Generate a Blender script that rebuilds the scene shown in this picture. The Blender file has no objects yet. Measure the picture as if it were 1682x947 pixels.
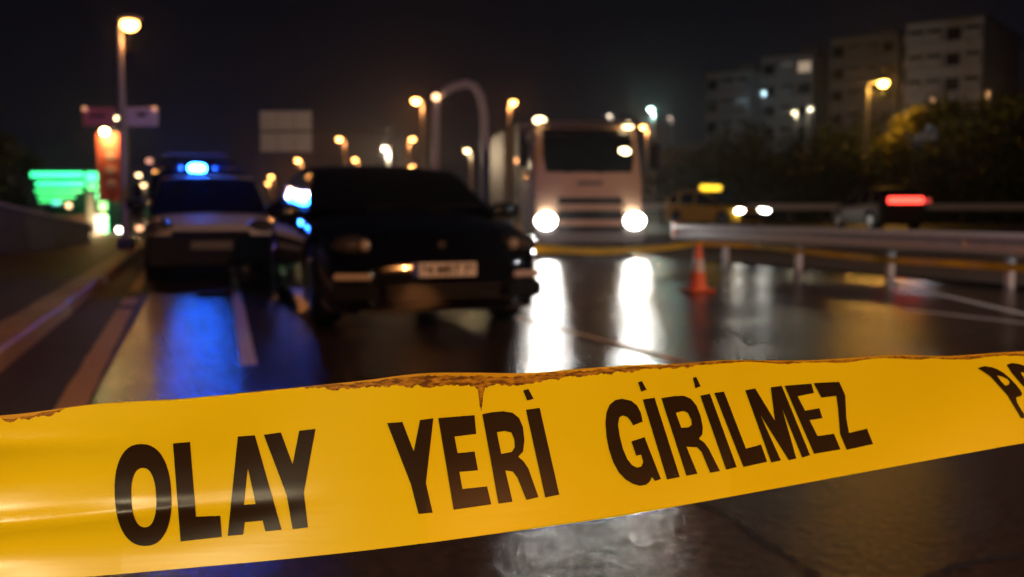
import bpy, bmesh, math, random
import numpy as np
from mathutils import Vector, Matrix
from mathutils.geometry import tessellate_polygon

random.seed(7); rng = np.random.default_rng(11)
SC = bpy.context.scene
COL = SC.collection
R = math.radians

# ------------------------------------------------------------------ camera
FPX = 1635.3          # focal length in pixels of the 1682 px wide frame (35 mm on 36 mm)
PITCH = math.atan((473.5 - 340.0) / FPX)
CAMZ = 1.0
cam = bpy.data.cameras.new('camera'); cam.lens = 35; cam.sensor_width = 36
cam.clip_start = 0.02; cam.clip_end = 3000
cam.dof.use_dof = True; cam.dof.focus_distance = 0.605; cam.dof.aperture_fstop = 7.6
co = bpy.data.objects.new('camera', cam); COL.objects.link(co)
co.location = (0, 0, CAMZ); co.rotation_euler = (math.pi / 2 - PITCH, 0, 0)
SC.camera = co
CP, SP = math.cos(PITCH), math.sin(PITCH)

def ray(px, py):
    a, b = (px - 841.0) / FPX, -(py - 473.5) / FPX
    return Vector((a, CP + b * SP, -SP + b * CP))
def G(px, py, z=0.0):                 # ground point seen at a pixel
    r = ray(px, py); k = (z - CAMZ) / r.z
    return Vector((r.x * k, r.y * k, z))
def P(px, py, y):                     # point at depth y seen at a pixel
    r = ray(px, py); k = y / r.y
    return Vector((r.x * k, y, CAMZ + r.z * k))

# ------------------------------------------------------------------ world, exposure
w = bpy.data.worlds.new('World'); SC.world = w; w.use_nodes = True
nt = w.node_tree; nt.nodes.clear()
wo = nt.nodes.new('ShaderNodeOutputWorld'); bg = nt.nodes.new('ShaderNodeBackground')
tc = nt.nodes.new('ShaderNodeTexCoord'); sx = nt.nodes.new('ShaderNodeSeparateXYZ'); cr = nt.nodes.new('ShaderNodeValToRGB')
nt.links.new(tc.outputs['Generated'], sx.inputs[0]); nt.links.new(sx.outputs['Z'], cr.inputs[0])
cr.color_ramp.elements[0].position = 0.0; cr.color_ramp.elements[0].color = (0.0062, 0.0058, 0.0086, 1)
cr.color_ramp.elements[1].position = 0.30; cr.color_ramp.elements[1].color = (0.0011, 0.0011, 0.0025, 1)
nt.links.new(cr.outputs[0], bg.inputs[0]); bg.inputs[1].default_value = 1.0
nt.links.new(bg.outputs[0], wo.inputs[0])
SC.view_settings.view_transform = 'Standard'; SC.view_settings.look = 'None'
SC.view_settings.exposure = 0; SC.view_settings.gamma = 1
SC.render.engine = 'CYCLES'
SC.cycles.use_denoising = True
SC.cycles.max_bounces = 8
SC.cycles.sample_clamp_indirect = 6
SC.cycles.caustics_reflective = False; SC.cycles.caustics_refractive = False

SODIUM = (1.0, 0.43, 0.10)      # what the bulbs show
SODIUM_L = (1.0, 0.35, 0.095)    # the light they throw

# ------------------------------------------------------------------ materials
MATS = {}
def mat(name, base, rough=0.5, metal=0.0, vary=0.12, scale=6.0, bump=0.0, bscale=40.0, coat=0.0, spec=0.5,
        emit=None, estr=0.0, rvary=0.0, trans=0.0, detail=4.0):
    if name in MATS: return MATS[name]
    m = bpy.data.materials.new(name); m.use_nodes = True; MATS[name] = m
    n = m.node_tree.nodes; l = m.node_tree.links; b = n['Principled BSDF']
    b.inputs['Roughness'].default_value = rough; b.inputs['Metallic'].default_value = metal
    b.inputs['Specular IOR Level'].default_value = spec
    if coat: b.inputs['Coat Weight'].default_value = coat; b.inputs['Coat Roughness'].default_value = 0.05
    t = n.new('ShaderNodeTexCoord'); no = n.new('ShaderNodeTexNoise')
    no.inputs['Scale'].default_value = scale; no.inputs['Detail'].default_value = detail
    l.new(t.outputs['Object'], no.inputs['Vector'])
    mx = n.new('ShaderNodeMix'); mx.data_type = 'RGBA'
    lo = tuple(c * (1 - vary) for c in base[:3]) + (1,); hi = tuple(min(1, c * (1 + vary)) for c in base[:3]) + (1,)
    mx.inputs['A'].default_value = lo; mx.inputs['B'].default_value = hi
    l.new(no.outputs['Fac'], mx.inputs['Factor']); l.new(mx.outputs['Result'], b.inputs['Base Color'])
    if rvary:
        mr = n.new('ShaderNodeMapRange'); mr.inputs['From Min'].default_value = 0.3; mr.inputs['From Max'].default_value = 0.7
        mr.inputs['To Min'].default_value = max(0.02, rough - rvary); mr.inputs['To Max'].default_value = rough + rvary
        l.new(no.outputs['Fac'], mr.inputs['Value']); l.new(mr.outputs['Result'], b.inputs['Roughness'])
    if bump:
        nb = n.new('ShaderNodeTexNoise'); nb.inputs['Scale'].default_value = bscale; nb.inputs['Detail'].default_value = 3
        l.new(t.outputs['Object'], nb.inputs['Vector'])
        bp = n.new('ShaderNodeBump'); bp.inputs['Strength'].default_value = bump; bp.inputs['Distance'].default_value = 0.01
        l.new(nb.outputs['Fac'], bp.inputs['Height']); l.new(bp.outputs['Normal'], b.inputs['Normal'])
    if emit:
        b.inputs['Emission Color'].default_value = (*emit, 1); b.inputs['Emission Strength'].default_value = estr
    if trans:
        b.inputs['Transmission Weight'].default_value = trans
    return m

def lamp_mat(name, color, strength):
    return mat(name, (0.7, 0.7, 0.7), 0.3, emit=color, estr=strength, vary=0.02)

def road_material(name, c0, c1, rough, rv, grain=0.35, fine=170.0):
    m = bpy.data.materials.new(name); m.use_nodes = True
    n = m.node_tree.nodes; l = m.node_tree.links; b = n['Principled BSDF']
    t = n.new('ShaderNodeTexCoord')
    big = n.new('ShaderNodeTexNoise'); big.inputs['Scale'].default_value = 0.55; big.inputs['Detail'].default_value = 6
    fin = n.new('ShaderNodeTexNoise'); fin.inputs['Scale'].default_value = fine; fin.inputs['Detail'].default_value = 2
    vor = n.new('ShaderNodeTexVoronoi'); vor.inputs['Scale'].default_value = fine * 0.75
    for q in (big, fin, vor): l.new(t.outputs['Object'], q.inputs['Vector'])
    mx = n.new('ShaderNodeMix'); mx.data_type = 'RGBA'; mx.inputs['A'].default_value = (*c0, 1); mx.inputs['B'].default_value = (*c1, 1)
    ad = n.new('ShaderNodeMath'); ad.operation = 'MULTIPLY_ADD'; ad.inputs[1].default_value = 0.6; ad.inputs[2].default_value = 0.0
    ad2 = n.new('ShaderNodeMath'); ad2.operation = 'MULTIPLY_ADD'; ad2.inputs[1].default_value = 0.5
    l.new(big.outputs['Fac'], ad.inputs[0]); l.new(fin.outputs['Fac'], ad2.inputs[0]); l.new(ad.outputs[0], ad2.inputs[2])
    mdc = n.new('ShaderNodeTexNoise'); mdc.inputs['Scale'].default_value = 22; mdc.inputs['Detail'].default_value = 5
    l.new(t.outputs['Object'], mdc.inputs['Vector'])
    ad3 = n.new('ShaderNodeMath'); ad3.operation = 'MULTIPLY_ADD'; ad3.inputs[1].default_value = 1.6; ad3.inputs[2].default_value = -.8
    l.new(mdc.outputs['Fac'], ad3.inputs[0])
    ad4 = n.new('ShaderNodeMath'); ad4.operation = 'ADD'; ad4.use_clamp = True
    l.new(ad2.outputs[0], ad4.inputs[0]); l.new(ad3.outputs[0], ad4.inputs[1])
    l.new(ad4.outputs[0], mx.inputs['Factor']); l.new(mx.outputs['Result'], b.inputs['Base Color'])
    mr = n.new('ShaderNodeMapRange'); mr.inputs['From Min'].default_value = 0.35; mr.inputs['From Max'].default_value = 0.65
    mr.inputs['To Min'].default_value = rough - rv; mr.inputs['To Max'].default_value = rough + rv
    l.new(big.outputs['Fac'], mr.inputs['Value']); l.new(mr.outputs['Result'], b.inputs['Roughness'])
    bp = n.new('ShaderNodeBump'); bp.inputs['Strength'].default_value = grain; bp.inputs['Distance'].default_value = 0.004
    hm = n.new('ShaderNodeMath'); hm.operation = 'ADD'
    l.new(vor.outputs['Distance'], hm.inputs[0]); l.new(fin.outputs['Fac'], hm.inputs[1])
    med = n.new('ShaderNodeTexNoise'); med.inputs['Scale'].default_value = 30; med.inputs['Detail'].default_value = 4
    l.new(t.outputs['Object'], med.inputs['Vector'])
    h2 = n.new('ShaderNodeMath'); h2.operation = 'MULTIPLY_ADD'; h2.inputs[1].default_value = 6.5
    l.new(med.outputs['Fac'], h2.inputs[0]); l.new(hm.outputs[0], h2.inputs[2])
    l.new(h2.outputs[0], bp.inputs['Height']); l.new(bp.outputs['Normal'], b.inputs['Normal'])
    MATS[name] = m
    return m

# ------------------------------------------------------------------ mesh builder
class MB:
    def __init__(s): s.v = []; s.f = []
    def add(s, vs, fs):
        o = len(s.v); s.v += [tuple(map(float, p)) for p in vs]; s.f += [tuple(i + o for i in f) for f in fs]; return s
    def box(s, c, d, rz=0.0, rx=0.0, taper=1.0, bev=0.0):
        hx, hy, hz = d[0] / 2, d[1] / 2, d[2] / 2
        M = Matrix.Rotation(rz, 3, 'Z') @ Matrix.Rotation(rx, 3, 'X'); c = Vector(c)
        if bev <= 0:
            pts = [(-hx, -hy, -hz), (hx, -hy, -hz), (hx, hy, -hz), (-hx, hy, -hz),
                   (-hx * taper, -hy * taper, hz), (hx * taper, -hy * taper, hz), (hx * taper, hy * taper, hz), (-hx * taper, hy * taper, hz)]
            return s.add([c + M @ Vector(p) for p in pts],
                         [(3, 2, 1, 0), (4, 5, 6, 7), (0, 1, 5, 4), (1, 2, 6, 5), (2, 3, 7, 6), (3, 0, 4, 7)])
        b = min(bev, hx * .9, hy * .9, hz * .9)
        rings = []
        for z, ins in ((-hz, b), (-hz + b, 0), (hz - b, 0), (hz, b)):
            k = taper if z > 0 else 1.0
            X, Y = hx - ins, hy - ins
            x1, y1 = X * k, Y * k
            bb = b * .6
            rings.append([c + M @ Vector(p) for p in ((-x1 + bb, -y1, z), (x1 - bb, -y1, z), (x1, -y1 + bb, z), (x1, y1 - bb, z),
                                                      (x1 - bb, y1, z), (-x1 + bb, y1, z), (-x1, y1 - bb, z), (-x1, -y1 + bb, z))])
        return s.loft(rings, True, True)
    def loft(s, rings, closed=True, caps=False):
        n = len(rings[0]); vs = [p for r in rings for p in r]; fs = []
        for i in range(len(rings) - 1):
            for j in range(n if closed else n - 1):
                a, b = i * n + j, i * n + (j + 1) % n
                fs.append((a, b, b + n, a + n))
        if caps:
            fs.append(tuple(range(n))[::-1]); fs.append(tuple((len(rings) - 1) * n + j for j in range(n)))
        return s.add(vs, fs)
    def tube(s, pts, rad, n=10, caps=True):
        pts = [Vector(p) for p in pts]
        rad = [rad] * len(pts) if not hasattr(rad, '__len__') else rad
        rings = []
        for i, p in enumerate(pts):
            d = (pts[min(i + 1, len(pts) - 1)] - pts[max(i - 1, 0)]).normalized()
            a = d.cross(Vector((0, 0, 1)) if abs(d.z) < 0.9 else Vector((1, 0, 0))).normalized(); b = d.cross(a)
            rings.append([p + (a * math.cos(2 * math.pi * k / n) + b * math.sin(2 * math.pi * k / n)) * rad[i] for k in range(n)])
        return s.loft(rings, True, caps)
    def lathe(s, prof, c, axis='Z', n=24):
        c = Vector(c); rings = []
        for r, h in prof:
            ring = []
            for k in range(n):
                a = 2 * math.pi * k / n
                if axis == 'Z': q = (r * math.cos(a), r * math.sin(a), h)
                elif axis == 'X': q = (h, r * math.cos(a), r * math.sin(a))
                else: q = (r * math.cos(a), h, r * math.sin(a))
                ring.append(c + Vector(q))
            rings.append(ring)
        return s.loft(rings, True, True)
    def ell(s, c, r, n=16, m=10, rz=0.0, power=1.0):
        M = Matrix.Rotation(rz, 3, 'Z'); c = Vector(c); rings = []
        sg = lambda t: math.copysign(abs(t) ** power, t)
        for i in range(m + 1):
            ph = -math.pi / 2 + math.pi * i / m; cz, sz = max(math.cos(ph), 0.02), math.sin(ph)
            rings.append([c + M @ Vector((r[0] * sg(cz) * sg(math.cos(2 * math.pi * k / n)), r[1] * sg(cz) * sg(math.sin(2 * math.pi * k / n)), r[2] * sg(sz))) for k in range(n)])
        return s.loft(rings, True, True)
    def build(s, name, m, parent=None, smooth=False, origin=None):
        me = bpy.data.meshes.new(name)
        v = s.v
        if origin is not None: v = [(p[0] - origin[0], p[1] - origin[1], p[2] - origin[2]) for p in v]
        me.from_pydata(v, [], s.f); me.validate()
        bm = bmesh.new(); bm.from_mesh(me); bmesh.ops.recalc_face_normals(bm, faces=bm.faces); bm.to_mesh(me); bm.free()
        me.materials.append(m if not isinstance(m, str) else MATS[m])
        if smooth:
            me.polygons.foreach_set('use_smooth', [True] * len(me.polygons))
            try: me.set_sharp_from_angle(angle=R(42))
            except Exception: pass
        o = bpy.data.objects.new(name, me); COL.objects.link(o)
        if origin is not None: o.location = origin
        if parent is not None: o.parent = parent
        return o

def tag(o, label, cat, group=None):
    o['label'] = label; o['category'] = cat
    if group: o['group'] = group
    return o
def thing(name, loc, rz, label, cat, group=None):
    o = bpy.data.objects.new(name, None); COL.objects.link(o); o.location = loc; o.rotation_euler = (0, 0, rz)
    o.empty_display_size = 0.2
    return tag(o, label, cat, group)
def struct(o, kind='structure'):
    o['kind'] = kind; return o
def copy_tree(o, parent=None):
    c = o.copy(); COL.objects.link(c)
    if parent is not None: c.parent = parent
    for ch in list(o.children): copy_tree(ch, c)
    return c
def light(kind, name, loc, energy, color, parent=None, size=0.1, direction=None, angle=None, blend=0.5):
    l = bpy.data.lights.new(name, kind); l.energy = energy; l.color = color; l.shadow_soft_size = size
    o = bpy.data.objects.new(name, l); COL.objects.link(o); o.location = loc
    if kind == 'SPOT': l.spot_size = angle; l.spot_blend = blend
    if direction is not None: o.rotation_euler = Vector(direction).to_track_quat('-Z', 'Y').to_euler()
    if parent is not None: o.parent = parent
    return o

# base materials
mat('galvanised', (0.66, 0.65, 0.64), 0.5, 0.15, 0.2, 9, bump=0.1)
mat('pole_paint', (0.30, 0.30, 0.31), 0.5, 0.3, 0.15, 5)
mat('dark_steel', (0.05, 0.05, 0.055), 0.45, 0.4)
mat('black_plastic', (0.007, 0.007, 0.008), 0.6, spec=.15)
mat('rubber', (0.014, 0.014, 0.014), 0.75, bump=0.2)
mat('rim', (0.16, 0.16, 0.17), 0.3, 0.9)
mat('glass_dark', (0.004, 0.004, 0.005), 0.04, coat=0.5)
mat('black_paint', (0.0025, 0.0025, 0.0035), 0.12, coat=1.0, vary=0.2)
mat('white_paint', (0.50, 0.47, 0.44), 0.6, vary=0.05, spec=.08)
mat('navy_paint', (0.012, 0.02, 0.07), 0.3, coat=0.6)
mat('chrome', (0.6, 0.6, 0.6), 0.12, 1.0)
mat('plate_white', (0.75, 0.73, 0.70), 0.45)
mat('plate_ink', (0.02, 0.02, 0.02), 0.5)
mat('plate_blue', (0.01, 0.04, 0.3), 0.5)
mat('lens_clear', (0.35, 0.33, 0.30), 0.06, spec=0.8, coat=1.0)
mat('road_line', (0.62, 0.60, 0.56), 0.45, vary=0.25, scale=14, bump=0.25, bscale=90, rvary=0.12)
mat('kerb_stone', (0.50, 0.37, 0.27), 0.55, vary=0.3, scale=5, bump=0.4, bscale=60)  # warm tone: orange lamplight put into the stone colour
mat('pavement', (0.10, 0.08, 0.07), 0.6, vary=0.35, scale=3, bump=0.4, bscale=35)
mat('soil', (0.10, 0.065, 0.045), 0.9, vary=0.4, scale=2.5, bump=0.6, bscale=25)
mat('stone_wall', (0.09, 0.085, 0.08), 0.85, vary=0.4, scale=3, bump=0.6, bscale=14)
mat('wall_cap', (0.30, 0.29, 0.28), 0.7, vary=0.2)
road_material('asphalt', (0.018, 0.014, 0.013), (0.075, 0.056, 0.049), 0.175, 0.05, 0.24)
road_material('far_asphalt', (0.03, 0.028, 0.027), (0.05, 0.046, 0.044), 0.5, 0.05, 0.2, 60)

# ------------------------------------------------------------------ the setting
TH = math.atan(0.315)                        # road axis turned left of the view
T = Vector((-math.sin(TH), math.cos(TH), 0)); N = Vector((math.cos(TH), math.sin(TH), 0))
K0 = G(0, 612) - T * 6.4                     # a point of the kerb foot beside the camera
def RD(s, o, z=0.0):
    p = K0 + T * s + N * o; return Vector((p.x, p.y, z))
def sheet(name, pts, m):
    c = sum((Vector(p) for p in pts), Vector()) / len(pts)
    return MB().add(pts, [tuple(range(len(pts)))]).build(name, m, origin=c)

g = MB().add([(-380, -70, -0.06), (380, -70, -0.06), (380, 560, -0.06), (-380, 560, -0.06)], [(0, 1, 2, 3)]).build('ground', 'soil'); struct(g)

# guard rail line from its visible posts
RP = [G(1650, 471), G(1450, 456), G(1305, 441)]
rd = (RP[2] - RP[0]).normalized()
def rail_at(k): return RP[0] + rd * k
road_end = 190
right_edge = [rail_at(-30), rail_at(-0.6), rail_at(8.0), RD(34, 12.5), RD(road_end, 12.5)]
pts = [RD(-25, 0), right_edge[0]] + right_edge[1:] + [RD(road_end, 0)]
road = MB().add([(p[0], p[1], 0.0) for p in pts], [tuple(range(len(pts)))]).build('road', 'asphalt'); struct(road)
pv = MB().add([RD(-25, -0.3, 0.12), RD(150, -0.3, 0.12), RD(150, -9, 0.12), RD(-25, -9, 0.12)], [(0, 1, 2, 3)]).build('pavement', 'pavement'); struct(pv)

# kerb: separate stones
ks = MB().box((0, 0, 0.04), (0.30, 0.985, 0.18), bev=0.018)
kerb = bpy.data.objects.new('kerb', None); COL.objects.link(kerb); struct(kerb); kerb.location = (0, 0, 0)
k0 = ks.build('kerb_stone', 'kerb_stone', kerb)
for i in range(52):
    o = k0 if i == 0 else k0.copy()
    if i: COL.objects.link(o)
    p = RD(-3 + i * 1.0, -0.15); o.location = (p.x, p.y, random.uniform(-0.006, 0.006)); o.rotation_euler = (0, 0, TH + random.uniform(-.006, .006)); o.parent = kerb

gt = MB().add([RD(-25, .005, .003), RD(-25, .62, .003), RD(60, .62, .003), RD(60, .005, .003)], [(0, 1, 2, 3)]).build('gutter', mat('gutter_concrete', (.07, .055, .045), .62, vary=.35, scale=2.2, bump=.5, bscale=50, spec=.3)); struct(gt)
def line(name, a, b, wd, z=0.004, m='road_line', taper=1.0):
    a, b = Vector(a), Vector(b); d = (b - a); d.z = 0; d.normalize(); q = Vector((-d.y, d.x, 0)) * wd / 2
    n = max(2, int((b - a).length / 0.15)); vs = []; fs = []
    for i in range(n + 1):
        p = a.lerp(b, i / n); j1, j2 = random.uniform(.9, 1.04), random.uniform(.9, 1.04)
        vs += [p + q * j1, p - q * j2]
        if i: fs.append((2 * i - 2, 2 * i - 1, 2 * i + 1, 2 * i))
    vs = [(v[0], v[1], z) for v in vs]
    c = (a + b) / 2
    return struct(MB().add(vs, fs).build(name, m, origin=(c.x, c.y, z)))
pa, pb = G(118, 665), G(205, 508)
dl = (pb - pa).normalized()
mat('sodium_lit_line', (.60, .33, .13), .55, vary=.25, scale=14, bump=.25, bscale=90)  # white line paint with the orange lamplight put into its colour
line('edge_line', pa - dl * 4.5, pb, 0.15, m='sodium_lit_line')
line('edge_line', pb + dl * 0.5, pb + dl * 1.2, 0.15, m='sodium_lit_line')
line('edge_line', pb + dl * 2.2, pb + dl * 30, 0.13, m='sodium_lit_line')
pa, pb = G(409, 600), G(381, 436)
dl = (pb - pa).normalized()
mat('glare_line', (.85, .85, .82), .35, vary=.08, scale=14)  # whiter colour stands in for light thrown back by the line
line('lane_line', pa, pb, 0.105, m='glare_line')
line('lane_line', pb + dl * 4, pb + dl * 11, 0.11)
pa, pb = G(866, 526), G(1130, 596); dl = (pb - pa).normalized()
line('lane_line', pa - dl * 0.2, pb + dl * 1.0, 0.07, m='sodium_lit_line')
line('lane_line', G(1484, 508), G(1760, 540), 0.09)
line('lane_line', G(1455, 463), G(1760, 534), 0.12)
# cracks in the asphalt below the tape
def crack(pxs, wd, name='road_crack'):
    vs = []; fs = []
    P_ = [G(*p) for p in pxs]; fine = []
    for a, b in zip(P_, P_[1:]):
        for k in range(8): fine.append(a.lerp(b, k / 8))
    fine.append(P_[-1])
    for i, p in enumerate(fine):
        d = (fine[min(i + 1, len(fine) - 1)] - fine[max(i - 1, 0)]).normalized(); q = Vector((-d.y, d.x, 0)); ww = wd * random.uniform(.35, 1.2) / 2
        p = p + q * random.uniform(-.4, .4) * wd
        vs += [(p.x + q.x * ww, p.y + q.y * ww, .003), (p.x - q.x * ww, p.y - q.y * ww, .003)]
        if i: fs.append((2 * i - 2, 2 * i - 1, 2 * i + 1, 2 * i))
    c = fine[len(fine) // 2]
    return struct(MB().add(vs, fs).build(name, mat('crack_tar', (0.006, 0.006, 0.007), 0.6), origin=(c.x, c.y, .003)))
crack([(1100, 790), (1165, 832), (1215, 862), (1240, 882), (1290, 912), (1330, 938), (1400, 985)], 0.020)
crack([(1480, 960), (1560, 935), (1640, 917), (1800, 890)], 0.030)

# verge behind the near rail, and the far carriageway
vp = [rail_at(-30) + Vector((0.25, .1, 0)), rail_at(8.2) + Vector((0.3, .1, 0)), Vector((9, 29, 0)), Vector((60, 22, 0)), Vector((60, 0, 0))]
ve = MB().add([(p[0], p[1], 0.006) for p in vp], [tuple(range(len(vp)))]).build('verge', 'soil'); struct(ve)
FR = 0.2
fr = MB().box((34, 39, FR - 0.15), (90, 20, 0.3), rz=-0.02).build('far_road', 'far_asphalt'); struct(fr)

# hill behind on the right
hv = []; hf = []; nx, ny = 46, 26
for j in range(ny):
    for i in range(nx):
        x = -20 + i * 6.5; y = 56 + j * 9.0
        t1 = min(1, max(0, (y - 60) / 130)); tx = min(1, max(0, (x - 8) / 60))
        z = 17 * t1 ** .9 * (0.25 + .75 * tx) * (1 if x > 4 else max(0, (x + 16) / 20)) + 0.5 * math.sin(x * .21) * math.cos(y * .17) * t1 - 0.3
        hv.append((x, y, z))
for j in range(ny - 1):
    for i in range(nx - 1):
        a = j * nx + i; hf.append((a, a + 1, a + nx + 1, a + nx))
hill = MB().add(hv, hf).build('hill', mat('hill_grass', (0.035, 0.045, 0.02), 0.95, vary=0.5, scale=0.8, bump=.5, bscale=3)); struct(hill)
def hill_z(x, y):
    t1 = min(1, max(0, (y - 60) / 130)); tx = min(1, max(0, (x - 8) / 60))
    return 17 * t1 ** .9 * (0.25 + .75 * tx) * (1 if x > 4 else max(0, (x + 16) / 20)) + 0.5 * math.sin(x * .21) * math.cos(y * .17) * t1 - 0.3

# ------------------------------------------------------------------ guard rails
def w_beam(a, b, z, th=0.004, h=0.31):
    a, b = Vector(a), Vector(b); d = (b - a).normalized(); q = Vector((d.y, -d.x, 0))
    if q.y > 0: q = -q
    prof = [(0.0, -.155), (.012, -.150), (.075, -.11), (.080, -.075), (.015, -.03), (.008, 0), (.015, .03), (.080, .075), (.075, .11), (.012, .150), (0, .155)]
    r1 = []; r2 = []
    for o_, hh in prof + [(p[0] - th, p[1]) for p in prof[::-1]]:
        r1.append(a + q * o_ + Vector((0, 0, z + hh))); r2.append(b + q * o_ + Vector((0, 0, z + hh)))
    return MB().loft([r1, r2], True, True)
t = thing('guard_rail', rail_at(0), 0, 'grey corrugated steel guard rail on posts beside the wet lane, behind the cone', 'guard rail')
inv = -Vector(t.location)
step = (RP[2] - RP[0]).length / 2
k = -4 * step
ZR = 0.525
while k < 7.4:
    a = rail_at(k) + inv; b = rail_at(min(k + step * 2 - 0.006, 7.6)) + inv
    w_beam(a, b, ZR).build('beam', 'galvanised', t)
    k += step * 2
for i in range(-4, 4):
    p = rail_at(i * step) + inv
    q = Vector((rd.y, -rd.x, 0)); q = q if q.y > 0 else -q
    MB().box(p + q * 0.075 + Vector((0, 0, 0.32)), (0.08, 0.10, 0.70), rz=math.atan2(rd.y, rd.x)).build('post', 'galvanised', t)
    MB().box(p + q * 0.012 + Vector((0, 0, 0.525)), (0.12, 0.02, 0.20), rz=math.atan2(rd.y, rd.x)).build('spacer', 'dark_steel', t)
# terminal plate and reflectors
e = rail_at(7.62) + inv
MB().tube([e + Vector((0, 0, .40)), e + Vector((0, 0, .72))], .085, 12).build('end_terminal', mat('red_white', (0.62, 0.25, 0.14), 0.5), t)
rp = rail_at(-0.9 + 1.55) + inv; q = Vector((rd.y, -rd.x, 0)); q = q if q.y < 0 else -q
MB().box(rp + q * 0.03 + Vector((0, 0, .56)), (0.06, 0.035, 0.12), rz=math.atan2(rd.y, rd.x)).build('reflector', mat('reflector', (0.75, 0.72, 0.62), 0.2), t)

t = thing('guard_rail', (7.0, 46.5, 0), 0, 'second guard rail farther off, dark posts below the passing car lights', 'guard rail')
for i in range(12):
    x0 = -2 + i * 4.0
    w_beam((x0, -.1 * i * .4, 0), (x0 + 3.99, -.1 * (i + 1) * .4, 0), 1.02, h=.3).build('beam', 'galvanised', t)
for i in range(24):
    MB().box((-2 + i * 2.0, .09 - .02 * i, .5), (.16, .1, 1.2)).build('post', 'dark_steel', t)

# ------------------------------------------------------------------ street lamps
def street_lamp(px, py, y, label, bulb=0.16, color=SODIUM, est=30.0, power=300.0, side=1, pole_r=0.07, arm=0.9, base=0.0, head='street', group='street lamps along the road', loc=None, pole_mat='pole_paint', radius=0.12, name='street_lamp'):
    p = P(px, py, y) if loc is None else Vector(loc)
    bx = p.x + side * arm
    t = thing(name, (bx, p.y, base), 0, label, 'street lamp', group)
    H = p.z - base
    L = Vector((-side * arm, 0, H))
    if arm > 0.05:
        pole = [(0, 0, 0), (0, 0, H * .5), (0, 0, H - .1)]
        MB().tube(pole, [pole_r * 1.25, pole_r * 1.05, pole_r * .85], 12).build('pole', pole_mat, t, True)
        a = []
        for k in range(9):
            u = k / 8; a.append((-side * arm * .92 * (1 - math.cos(u * math.pi / 2)) , 0, H - .1 + 0.22 * math.sin(u * math.pi / 2)))
        MB().tube(a, pole_r * .7, 10).build('arm', pole_mat, t, True)
    else:
        MB().tube([(0, 0, 0), (0, 0, H - .05)], [pole_r * 1.25, pole_r * .9], 12).build('pole', pole_mat, t, True)
    hd = MB().ell(L + Vector((0, 0, bulb * .55 + .03)), (bulb * 1.7, bulb * 1.05, bulb * .42), 14, 8).build('lamp_head', pole_mat, t, True)
    MB().ell(L, (bulb * 1.15, bulb * 1.0, bulb * .85), 14, 8).build('bulb', lamp_mat('bulb_%.2f_%.2f_%.2f_%.1f' % (*color, est), color, est * 0.42), hd, True)
    MB().box((0, 0, .12), (pole_r * 4, pole_r * 4, .24), bev=.02).build('pole_base', pole_mat, t)
    if power > 0:
        light('POINT', 'lamp_light', L - Vector((0, 0, bulb * 1.3 + radius)), power, SODIUM_L if color == SODIUM else color, t, radius)
    return t

# near lamp on the left pavement (tall, lit orange)
b1 = G(214, 408, 0.12)
lp = P(213, 40, b1.y)
street_lamp(0, 0, 0, 'nearest orange street lamp on a tall pole with two sign boards, left pavement', bulb=0.16, est=40, power=30, side=-1,
            pole_r=.075, arm=lp.x - b1.x - 0.02 if lp.x - b1.x > .2 else .22, loc=lp, base=.12)
SPECS = [
 (683, 165, 62, 'large orange lamp left of the grey pipe arch', .22, SODIUM, 50, 420, 1, .12, .45),
 (843, 168, 66, 'orange street lamp between the grey pipe arch and the truck cab', .20, SODIUM, 40, 250, -1, .11, .30),
 (557, 228, 90, 'orange street lamp right of the blank grey sign board', .21, SODIUM, 34, 400, 1, .14, .55),
 (583, 262, 105, 'small lamp just above the left part of the black car roof', .23, SODIUM, 30, 200, 1, .11, .4),
 (632, 243, 36, 'small pale lamp above the middle of the black car roof', .085, (1, .76, .48), 18, 420, 1, .05, .16),
 (678, 228, 88, 'lamp below the large orange one, leaning arm to the right', .20, SODIUM, 30, 400, -1, .12, .4),
 (767, 247, 70, 'pale lamp seen inside the grey pipe arch', .17, (1, .70, .34), 22, 150, 1, .09, .3),
 (489, 263, 95, 'lamp at the top left corner of the black car', .22, SODIUM, 34, 300, 1, .12, .4),
 (445, 290, 120, 'upper lamp of the close pair between police car and black car', .25, SODIUM, 30, 200, 1, .12, .4),
 (440, 301, 135, 'lower lamp of the close pair between police car and black car', .24, SODIUM, 24, 200, 1, .12, .4),
 (1056, 208, 75, 'orange street lamp at the top right corner of the truck cab', .18, SODIUM, 34, 400, 1, .11, .35),
 (1069, 179, 82, 'greenish white lamp above the right corner of the truck', .20, (.55, 1.0, .85), 26, 600, 1, .10, .25),
 (1001, 190, 120, 'faint pale lamp above the truck cab roof', .20, (1, .8, .6), 6, 60, 1, .08, .3),
 (1100, 193, 130, 'faintest reddish lamp right of the greenish one', .18, (1, .7, .55), 2.2, 30, 1, .08, .3),
 (228, 287, 60, 'upper pale lamp right of the dark lamp pole', .15, (1, .68, .34), 14, 8, 1, .08, .2),
 (236, 304, 56, 'lower pale lamp right of the dark lamp pole', .14, (1, .64, .30), 14, 8, 1, .08, .1),
 (190, 193, 70, 'small pale lamp between the two sign boards on the pole', .15, (1, .72, .36), 20, 100, -1, .09, .2),
 (1451, 136, 60, 'bright orange lamp standing over the trees on the right', .24, (1, .47, .07), 110, 600, -1, .12, .95),
]
for s in SPECS:
    px, py, y, lab, bulb, colr, est, pw, side, pr, arm = s
    base = 0.0
    if px == 1451: base = hill_z(P(px, py, y).x, y)
    street_lamp(px, py, y, lab, bulb, colr, est, pw, side, pr, arm, base=base)
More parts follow.
